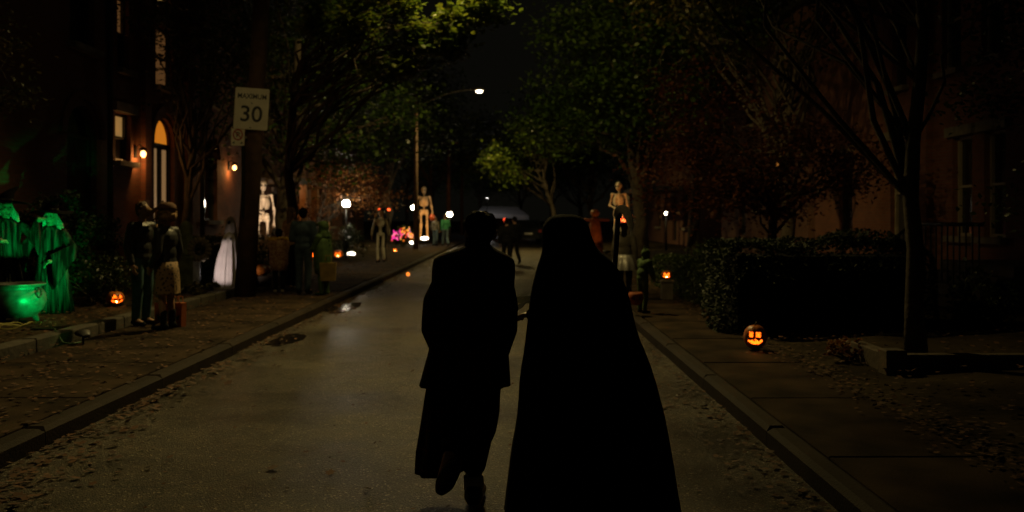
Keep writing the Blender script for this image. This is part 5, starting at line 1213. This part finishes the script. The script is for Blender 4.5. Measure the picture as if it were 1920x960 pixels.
p = W(1171, 0, 17.2)
r, J, s = person('person in a pink pointed hat and silver skirt behind the cloaked figure', (p.x, 17.2, SW), math.radians(-15), 1.45, dict(), hair='hair_black', top='grey_cloth', bottom='black_cloth', shoes='black_cloth', hair_long=True)
rows = [(.84, 0, 0, .15, .12), (.78, 0, 0, .2, .17), (.66, 0, 0, .24, .21), (.55, 0, 0, .25, .22)]; MB().rings(draped(rows, 48, .16, 11, 3), True, False).build('tulle_skirt', 'silver_tulle', r, True)
ht = MB().lathe([(.2, 0), (.205, .008), (.09, .02), (.07, .08), (.035, .17), (.004, .24)], 20, tuple(J['head']+Vector((0, -.01, .08)))); ht.v = [(v[0]+max(0, v[2]-J['head'].z-.15)*.5, v[1], v[2]) for v in ht.v]; ht.build('hat', 'pink_felt', r, True)
for k, (x_, z_) in enumerate(((-.04, .12), (.05, .14), (.0, .1), (.1, .19), (-.07, .16))): MB().cap(J['head']+Vector((x_, -.1, z_)), J['head']+Vector((x_+.035, -.11, z_+.03)), .012, .01).build('hat_light', emit('hat_glow', (1, .16, .03), 5), r, True)
# scarecrow far right
p = W(1116, 0, 38); sc = thing('scarecrow', 'orange pumpkin headed scarecrow beyond the cloaked shoulder', 'scarecrow', (p.x, 38, .2)); rows = [(1.5, 0, 0, .06, .06), (1.45, 0, 0, .2, .13), (1.0, 0, 0, .24, .16), (.5, 0, 0, .3, .2), (.0, 0, 0, .34, .24)]; MB().rings(draped(rows, 36, .1, 7, 6)).build('coat', 'scarecrow_orange', sc, True); MB().ell((0, 0, 1.68), (.19, .18, .16), 14, 10).build('pumpkin_head', 'pumpkin_skin', sc, True); MB().tube([(-.6, 0, 1.4), (.6, 0, 1.4)], .06, 8).build('sleeve', 'scarecrow_orange', sc, True)
lg = floodlight('hidden amber floodlight below the scarecrow', (p.x+.3, 36.2, .2), (p.x, 38, 1.4), 10, (1, .45, .12), lens=.1, show=(0, 1, .3), group='garden floodlights')

# ------------------------------------------------------------------ cars and tent at the end of the street
def car(label, loc, rz, lights=None, tall=0.0):
    r = thing('parked_car', label, 'car', loc, rz, 'parked cars'); w = .9; t = tall
    pr = [(-2.2, .35), (-2.25, .8), (-2.15, 1.02), (-1.75, 1.5+t), (-1.5, 1.58+t), (.3, 1.56+t), (1.05, 1.05), (2.1, .92), (2.2, .6), (2.15, .35)]
    rows_ = []
    for x_, k in ((-w, .93), (-w*.97, 1), (w*.97, 1), (w, .93)): rows_.append((x_, k))
    m = MB(); n = len(pr); vs = []
    for x_, k in rows_:
        for (y_, z_) in pr: vs.append((x_*(1-.16*max(0, z_-.95)/.6), y_*k, .35+(z_-.35)*(.97 if k < 1 else 1)))
    fs = [(i*n+j, i*n+(j+1) % n, (i+1)*n+(j+1) % n, (i+1)*n+j) for i in range(3) for j in range(n)]+[tuple(range(n-1, -1, -1)), tuple(3*n+j for j in range(n))]
    m.add(vs, fs); m.build('body', 'car_paint', r)
    MB().add([(-.66, -2.135, 1.07), (.66, -2.135, 1.07), (.6, -1.83, 1.45+t*.9), (-.6, -1.83, 1.45+t*.9)], [(0, 1, 2, 3)]).build('rear_window', 'glass_dark', r)
    for sx in (-1, 1):
        MB().box((sx*.74, -2.22, .86), (.22, .06, .16), bev=.01).build('tail_lamp', 'sign_red', r)
        MB().add([(sx*.87, -1.5, 1.05), (sx*.87, .6, 1.05), (sx*.81, .2, 1.45), (sx*.81, -1.35, 1.45)], [(0, 1, 2, 3)]).build('side_window', 'glass_dark', r)
        for y_ in (-1.35, 1.4):
            m = MB().lathe([(.2, -.1), (.33, -.1), (.34, -.06), (.34, .06), (.33, .1), (.2, .1)], 20); m.v = [(v[2]+sx*.8, v[0]+y_, v[1]+.34) for v in m.v]; wo = m.build('wheel', 'tyre', r, True)
            m = MB().lathe([(.02, .09), (.19, .105)], 12); m.v = [((v[2])*sx+sx*.8, v[0]+y_, v[1]+.34) for v in m.v]; m.build('rim', 'metal_grey', wo)
    MB().box((0, -2.27, .7), (.5, .012, .12)).build('number_plate', 'sign_white', r)
    if lights: MB().ell((lights, -2.0, 1.5+t*.6), (.11, .06, .11), 10, 8).build('brake_lamp', emit('brake_red', (1, .07, .02), 5), r, True)
    return r
car('dark parked car on the right of the road end', (.95, 60, 0), .03)
car('dark tall car with one red lamp lit in front of the pale tent', (-.75, 74, 0), 0, .15, .12)
tn = thing('event_tent', 'pale grey canopy tent at the far end of the street', 'tent', (-1.0, 94, 0))
hw = 2.65
MB().add([(-hw, -2, 2.25), (hw, -2, 1.95), (hw, 3, 1.95), (-hw, 3, 2.25), (-hw*.8, .5, 2.95), (hw*.55, .5, 2.9)], [(0, 1, 5, 4), (1, 2, 5), (2, 3, 4, 5), (3, 0, 4)]).build('canopy', 'tent_cloth', tn)
MB().add([(-hw, -2.01, 2.25), (hw, -2.01, 1.95), (hw, -2.01, 1.4), (-hw, -2.01, 1.7)], [(0, 1, 2, 3)]).build('valance', 'tent_cloth', tn)
for x_ in (-hw+.05, hw-.05):
    for y_ in (-1.95, 2.95): MB().tube([(x_, y_, 0), (x_, y_, 2.0)], .03, 6).build('leg', 'metal_grey', tn)
lamp('POINT', 'tent_fill_light', (-2.5, 89, 3.6), 60, (1, .95, .92), tn, .1)  # fill light added to brighten the tent, no known lamp
MB().tube([(-1.5, -5.0, 0), (-1.5, -5.0, 3.5)], .03, 6).build('fill_light_post', 'black_metal', tn); MB().ell((-1.5, -5, 3.72), (.1, .1, .05), 8, 6).build('lamp_head', 'metal_grey', tn)  # post and head made up to carry the added tent light

# ------------------------------------------------------------------ fallen leaves
def litter(name, label, n, xf, yf, zf, size, seed, shape='maple', tintm=None):
    rng = np.random.default_rng(seed); y = yf(rng, n); x = xf(rng, n, y); z = zf(x, y)
    me = leaf_mesh(name, np.stack([x, y, z+rng.uniform(.004, .022, n)], 1), size, FALLEN, shape, .8, None, rng)
    o = link(bpy.data.objects.new(name, me)); tag(o, label, 'leaves', None, 'stuff'); return o
def rz_(x, y): return -.012*((x-(KL+KR)/2)/2.6)**2+.006
far_y = lambda lo, hi: (lambda rng, n: lo+(hi-lo)*rng.uniform(0, 1, n)**1.6)
litter('leaf_litter', 'brown fallen leaves drifted along the left gutter', 1700, lambda r, n, y: KL+.02+np.abs(r.normal(0, .22, n))*(1+.5*np.sin(y*1.3)), far_y(5.2, 40), rz_, .06, 1)
litter('leaf_litter', 'brown fallen leaves drifted along the right gutter', 750, lambda r, n, y: KR-.02-np.abs(r.normal(0, .2, n)), far_y(4.0, 35), rz_, .055, 2)
litter('leaf_litter', 'scattered leaves and crumbs on the open road', 650, lambda r, n, y: r.uniform(KL, KR, n), far_y(4.6, 32), rz_, .035, 3)
litter('leaf_litter', 'trodden leaves on the left sidewalk', 3000, lambda r, n, y: np.clip(KL-.1-np.abs(r.normal(1.1, .7, n)), LO-.1, KL-.03), far_y(5.5, 34), lambda x, y: np.full_like(x, SW), .055, 4)
litter('leaf_litter', 'leaves along the inner edge of the right sidewalk', 1500, lambda r, n, y: np.clip(RO+r.normal(.05, .14, n), KR+.2, 3.6), far_y(4.5, 24), lambda x, y: np.full_like(x, SW+.005), .05, 5)
litter('leaf_litter', 'leaf cover over the left front gardens', 5000, lambda r, n, y: r.uniform(-8.3, -5.75, n), far_y(8, 32), lambda x, y: np.interp(x, [-8.6, -6.4, -5.75], [.31, .215, .195]), .06, 6)
litter('leaf_litter', 'leaf cover over the right front gardens', 1800, lambda r, n, y: r.uniform(3.3, 8.5, n), far_y(6, 30), lambda x, y: np.interp(x, [3.2, 4.5, 9], [.17, .24, .34]), .06, 7)
# single leaves near the camera
_lm = []
for q in range(5):
    l_ = leaf_mesh('fallen_leaf', np.zeros((1, 3)), np.array([.075]), FALLEN, 'maple', .88, np.array([.2+.15*q])); _lm.append(l_)
rg = random.Random(12)
for k in range(120):
    if k < 70: x_, y_ = KL+.04+abs(rg.gauss(0, .28)), 4.6+rg.random()**1.5*6
    elif k < 95: x_, y_ = KR-.04-abs(rg.gauss(0, .25)), 4.6+rg.random()*5
    else: x_, y_ = rg.uniform(KL+.3, KR-.3), 4.8+rg.random()*5
    o = link(bpy.data.objects.new('fallen_leaf', rg.choice(_lm)), road); s_ = rg.uniform(.6, 1.25); o.scale = (s_, s_, s_); o.location = (x_, y_, rz_(x_, y_)+.014); o.rotation_euler = (rg.uniform(-.3, .3), rg.uniform(-.3, .3), rg.uniform(0, 6.28))

# ------------------------------------------------------------------ the two people walking away
def lerp_rows(rows, n):
    a = np.array(rows, float); t = np.linspace(0, len(a)-1, n); return np.stack([np.interp(t, range(len(a)), a[:, i]) for i in range(a.shape[1])], 1)
def smooth_rows(rows, n):
    a = lerp_rows(rows, n)
    for _ in range(1): a[1:-1] = (a[:-2]+2*a[1:-1]+a[2:])/4
    return a
MY = 5.3; mroot = (-.215, MY, 0.0)
pose = dict(kneeL=(-.10, .08, .52), ankleL=(-.135, -.26, .36), toeL=(-.20, -.19, .16), hipR=(.085, 0, .92), kneeR=(.045, .05, .50), ankleR=(-.01, -.03, .1), toeR=(.02, .14, .035),
            shoL=(-.185, 0, 1.38), shoR=(.165, 0, 1.36), elbL=(-.255, -.05, 1.10), wriL=(-.19, .03, .95), elbR=(.188, -.05, 1.10), wriR=(.15, .02, .95), head=(.03, .02, 1.63))
man, J, s = person('man in a long dark plaid coat walking away in the middle of the road', mroot, 0, 1.685, pose, top=None, bottom=None, shoes=None, hair=None, vox=.009, head=1.1)
# hair: cropped sides, curly crown
hm = MB(); H = J['head']; hm.ell(H+Vector((0, -.012, .03)), (.092, .104, .09)); hm.ell(H+Vector((0, -.045, -.02)), (.076, .06, .062)); rg = random.Random(5)
for k in range(70):
    d = Vector((rg.uniform(-1, 1), rg.uniform(-1, .8), rg.uniform(.0, 1))).normalized(); hm.ell(H+Vector((d.x*.088, -.012+d.y*.098, .03+d.z*.085)), (rg.uniform(.014, .026),)*3, 6, 5)
blob(hm, 'hair', 'hair_black', man, .0075, 1)
def to_l(px, py, Y): q = W(px, py, Y); return q.x-mroot[0], q.z
def coat_loft(rows, ybase, name, mt, amp, lobes, hem=None, nr=26, power=.8):
    R = smooth_rows(rows, nr); rings = []
    for i, (py, xl, xr, d) in enumerate(R):
        a0, z = to_l(xl, py, MY); a1, _ = to_l(xr, py, MY); cx, rx = (a0+a1)/2, (a1-a0)/2; t = i/(nr-1); rg_ = []
        for k in range(64):
            a = 2*PI*k/64; ca, sa = math.cos(a), math.sin(a); f = 1+amp*t*(math.sin(lobes*a+1.3*t)+.6*math.sin((lobes+4)*a-2*t))*.5
            x = cx+rx*math.copysign(abs(ca)**power, ca)*(1+(f-1)*(.35 if abs(ca) > .9 else 1)); y = ybase+d*math.copysign(abs(sa)**power, sa)*f
            zz = z
            if hem and i >= nr-3: zz += hem(x)*(i-(nr-4))/3
            rg_.append((x, y, zz))
        rings.append(rg_)
    return MB().rings(rings[::-1]).build(name, mt, man, True)
coat_loft([(455, 880, 916, .05), (461, 872, 922, .075), (468, 854, 932, .09), (475, 831, 947, .105), (483, 815, 961, .115), (494, 810, 967, .12), (545, 809, 964, .13), (590, 806, 960, .14), (640, 808, 952, .15), (685, 796, 955, .165), (721, 786, 957, .18)], 0.0, 'coat_upper', 'plaid_wool', .06, 7)
coat_loft([(690, 808, 936, .12), (730, 799, 938, .13), (770, 793, 937, .14), (810, 787, 930, .15), (845, 781, 912, .16), (872, 779, 884, .165)], -.01, 'coat_skirt', 'plaid_wool', .10, 6, lambda x: (-.03 if x < -.16 else -.03+.075*min(1, (x+.16)/.2)))
col = MB(); rr = []
for z_, r_ in ((1.478, .075), (1.515, .066), (1.53, .064), (1.53, .056), (1.50, .055)): rr.append([(r_*math.cos(2*PI*k/32)+.005, .0+r_*1.05*math.sin(2*PI*k/32), z_-.015*math.sin(2*PI*k/32)) for k in range(32)])
col.rings(rr, False, False).build('collar', 'plaid_wool', man, True)
for k, (pts, rd) in enumerate(((((828, 520), (809, 565), (805, 615), (822, 668)), (.055, .06, .056, .05)), (((950, 525), (957, 570), (957, 615), (944, 662)), (.052, .058, .055, .048)))):
    sm = MB(); P_ = [Vector((to_l(px, py, MY)[0]+(.012 if k == 0 else -.012), yy, to_l(px, py, MY)[1])) for (px, py), yy in zip(pts, (0, -.03, -.05, .03))]
    for i in range(3): sm.cap(P_[i], P_[i+1], rd[i], rd[i+1], 14)
    blob(sm, 'sleeve', 'plaid_wool', man, .011, 4)
tr = MB()
for (a, b, r0, r1) in ((J['hipR'], J['kneeR'], .1, .082), (J['kneeR'], J['ankleR']+Vector((0, 0, .125)), .082, .072), (J['hipL'], J['kneeL'], .1, .08), (J['kneeL'], J['ankleL']+Vector((.01, .03, .03)), .08, .068), (J['hipL'], J['hipR'], .11, .11)): tr.cap(a, b, r0, r1, 14)
blob(tr, 'trousers', 'dark_trousers', man, .012, 3)
MB().tube([J['ankleR']+Vector((0, -.0, -.02)), J['ankleR']+Vector((0, 0, .06))], [.058, .06], 16).build('sock', 'sock', man, True)
sh = MB(); A, T = J['ankleR'], J['toeR']; sh.cap(A+Vector((0, -.045, -.05)), T, .05, .042); sh.cap(A+Vector((0, -.02, -.02)), A+Vector((0, -.03, -.05)), .055, .058); blob(sh, 'shoe', 'shoe_leather', man, .009, 2)
# lifted left shoe, sole turned to the viewer
def foot_outline(t): return .036+.016*math.sin(PI*min(1, t*1.15))+(.012 if t > .55 else 0)*math.sin(PI*(t-.55)/.45*.9+.1)
sl_ = MB(); A = Vector((-.085, -.30, .325)); T = Vector((-.195, -.215, .115)); d = (T-A); L_ = d.length; d.normalize(); nrm = Vector((-.12, -.9, -.35)); nrm = (nrm-d*nrm.dot(d)).normalized(); sd = d.cross(nrm)
for lay, (o0, o1, nm_, mt_) in enumerate(((0.0, .022, 'sole', 'shoe_leather'), (-.075, -.001, 'shoe', 'shoe_leather'))):
    rings = []
    for o_, k_ in ((o1, .97), (o0, 1.0)) if lay == 0 else ((o1, .96), (-.03, .95), (-.06, .75), (o0, .35)):
        ring = []
        for q in range(28):
            a = 2*PI*q/28; t = (1-math.cos(a))/2; ww = foot_outline(t)*abs(math.sin(a))**.55*(1 if a < PI else -1)
            ring.append(A+d*(L_*t)*(1)+sd*ww*k_+nrm*o_)
        rings.append(ring)
    MB().rings(rings).build(nm_, mt_, man, True)

# cloaked figure
CY = 5.15; SC = FPX/CY; croot = (.31, CY, 0)
pose = dict(elbL=(-.13, -.03, 1.14), wriL=(-.2, .06, 1.13), elbR=(.27, .05, 1.15), wriR=(.30, .28, 1.18), shoL=(-.10, 0, 1.36), shoR=(.17, 0, 1.36), head=(-.01, .02, 1.58), hipL=(-.09, 0, .92), ankleL=(-.1, -.1, .1), toeL=(-.11, .06, .035))
clk, J, s = person('figure in a black hooded floor length cloak walking beside the man', croot, 0, 1.70, pose, hair='hair_black', top='black_cloth', bottom='dark_trousers', shoes='shoe_leather', vox=.009)
rows = [(402, 1050, 1074, .03), (403.5, 1039, 1083, .055), (407, 1029, 1092, .085), (414, 1020, 1099, .11), (426, 1013, 1105, .13), (445, 1010, 1108, .14), (468, 1011, 1117, .14), (483, 1007, 1136, .15), (500, 1002, 1151, .165), (540, 996, 1167, .18), (600, 988, 1191, .22), (680, 979, 1216, .27), (770, 970, 1241, .33), (850, 960, 1261, .385), (953, 946, 1275, .45)]
R = smooth_rows(rows, 44); rings = []; NK = 112
for i, (py, xl, xr, d) in enumerate(R):
    z = max(.012, CAM_H-(py-410)/SC); a0, a1 = (xl-961)/SC-croot[0], (xr-961)/SC-croot[0]; cx, rx = (a0+a1)/2, (a1-a0)/2; t = max(0, (py-480)/475); ring = []
    for k in range(NK):
        a = 2*PI*k/NK; ca, sa = math.cos(a), math.sin(a); fo = .5*math.sin(13*a+.8*math.sin(3*a)+.4*t)+.35*math.sin(21*a+1.7)+.4*mnoise.noise(Vector((ca*2.2, sa*2.2, t*.8)))
        f = 1+.11*t**.7*fo*(1-.75*abs(ca)**6)
        wob = .006*math.sin(z*9+2*ca)+.022*mnoise.noise(Vector((ca*1.5, sa, z*3.2)))
        ring.append((cx+rx*ca*(1+.3*(f-1))+wob*ca, -.02+(d*sa*f if sa < 0 else d*.85*sa*f)-.05*t, z))
    rings.append(ring)
nr = len(rings)
def skip(i, k):                      # the hood is open at the front
    j = nr-2-i; py = R[j][0]; a = 360*k/NK
    return 430 < py < 470 and 62 < a < 118
MB().rings(rings[::-1], True, False, skip).build('cloak', 'black_cloak', clk, True)
# hood rim
rim = [Vector(rings[j][k]) for j, k in [(j, 19) for j in range(nr) if 430 < R[j][0] < 470][::-1]+[(j, 37) for j in range(nr) if 430 < R[j][0] < 470]]
MB().tube(rim, .012, 6).build('hood_rim', 'black_cloak', clk, True)
MB().rings([[(-.30+.05*math.cos(2*PI*k/16)+.03*t_, .03+.05*math.sin(2*PI*k/16)+.09*t_, 1.12+.03*t_+.05*math.cos(2*PI*k/16)*.5) for k in range(16)] for t_ in (0, .5, 1)], False, False).build('sleeve_cuff', 'black_cloak', clk, True)
# scythe
B0, B1 = Vector((.545, 5.52, .45)), Vector((.655, 5.62, 1.70)); sy = thing('scythe', 'black handled toy scythe with a glittery curved blade held upright', 'scythe', B0)
MB().tube([B0, B0.lerp(B1, .35)+Vector((-.012, 0, 0)), B0.lerp(B1, .7)+Vector((.008, 0, 0)), B1], [.015, .016, .016, .017], 10).build('handle', 'shoe_leather', sy, True, world=True)
def glitter():
    m = bpy.data.materials.new('glitter'); m.use_nodes = True; nt = m.node_tree; b = nt.nodes['Principled BSDF']; b.inputs['Metallic'].default_value = .6; b.inputs['Roughness'].default_value = .4
    tc = nt.nodes.new('ShaderNodeTexCoord'); v = nt.nodes.new('ShaderNodeTexVoronoi'); v.inputs['Scale'].default_value = 140; nt.links.new(tc.outputs['Object'], v.inputs['Vector'])
    r = nt.nodes.new('ShaderNodeValToRGB'); r.color_ramp.elements[0].color = (.05, .05, .05, 1); r.color_ramp.elements[1].color = (.75, .72, .68, 1); nt.links.new(v.outputs['Color'], r.inputs['Fac']); nt.links.new(r.outputs['Color'], b.inputs['Base Color'])
    n = nt.nodes.new('ShaderNodeBump'); n.inputs['Strength'].default_value = 1; n.inputs['Distance'].default_value = .01; n.inputs['Distance'].default_value = .05; nt.links.new(v.outputs['Color'], n.inputs['Height']); nt.links.new(n.outputs['Normal'], b.inputs['Normal']); MATS['glitter'] = m
glitter(); _g = MATS['glitter'].node_tree; _t = _g.nodes.new('ShaderNodeBsdfTranslucent'); _t.inputs['Color'].default_value = (.7, .68, .64, 1); _x = _g.nodes.new('ShaderNodeMixShader'); _x.inputs[0].default_value = .5
_g.links.new(_g.nodes['Principled BSDF'].outputs[0], _x.inputs[1]); _g.links.new(_t.outputs[0], _x.inputs[2]); _g.links.new(_x.outputs[0], _g.nodes['Material Output'].inputs['Surface'])
outer = [(1150, 402), (1152, 392), (1158, 385.5), (1166, 383.5), (1173, 388), (1178, 397), (1180.5, 408), (1181.5, 420), (1181, 432), (1179.5, 443)]
inner = [(1154, 410), (1157, 404), (1160, 400), (1163, 400), (1166, 403), (1169, 410), (1171, 417), (1173.5, 425), (1176, 433), (1179, 443)]
turn = lambda p_: Vector((p_.x, 5.60-1.33*(p_.x-.64), p_.z)); ol = [turn(W(a, b, 5.62)) for a, b in outer]; il = [turn(W(a, b, 5.62)) for a, b in inner]; n_ = len(ol); bm_ = MB()
mid = [(a+b)/2 for a, b in zip(ol, il)]
for sgn2 in (-1, 1):
    off = Vector((sgn2*.009, sgn2*.007, 0)); vs = [*ol, *[p_+off for p_ in mid], *il]; fs = []
    for i in range(n_-1): fs += [(i, i+1, n_+i+1, n_+i), (n_+i, n_+i+1, 2*n_+i+1, 2*n_+i)]
    bm_.add(vs, fs if sgn2 > 0 else [f[::-1] for f in fs])
bm_.build('blade', 'glitter', sy, world=True)
MB().tube([B1-Vector((0, 0, .05)), B1+Vector((0, 0, .012))], .024, 10).build('ferrule', 'black_metal', sy, True, world=True)
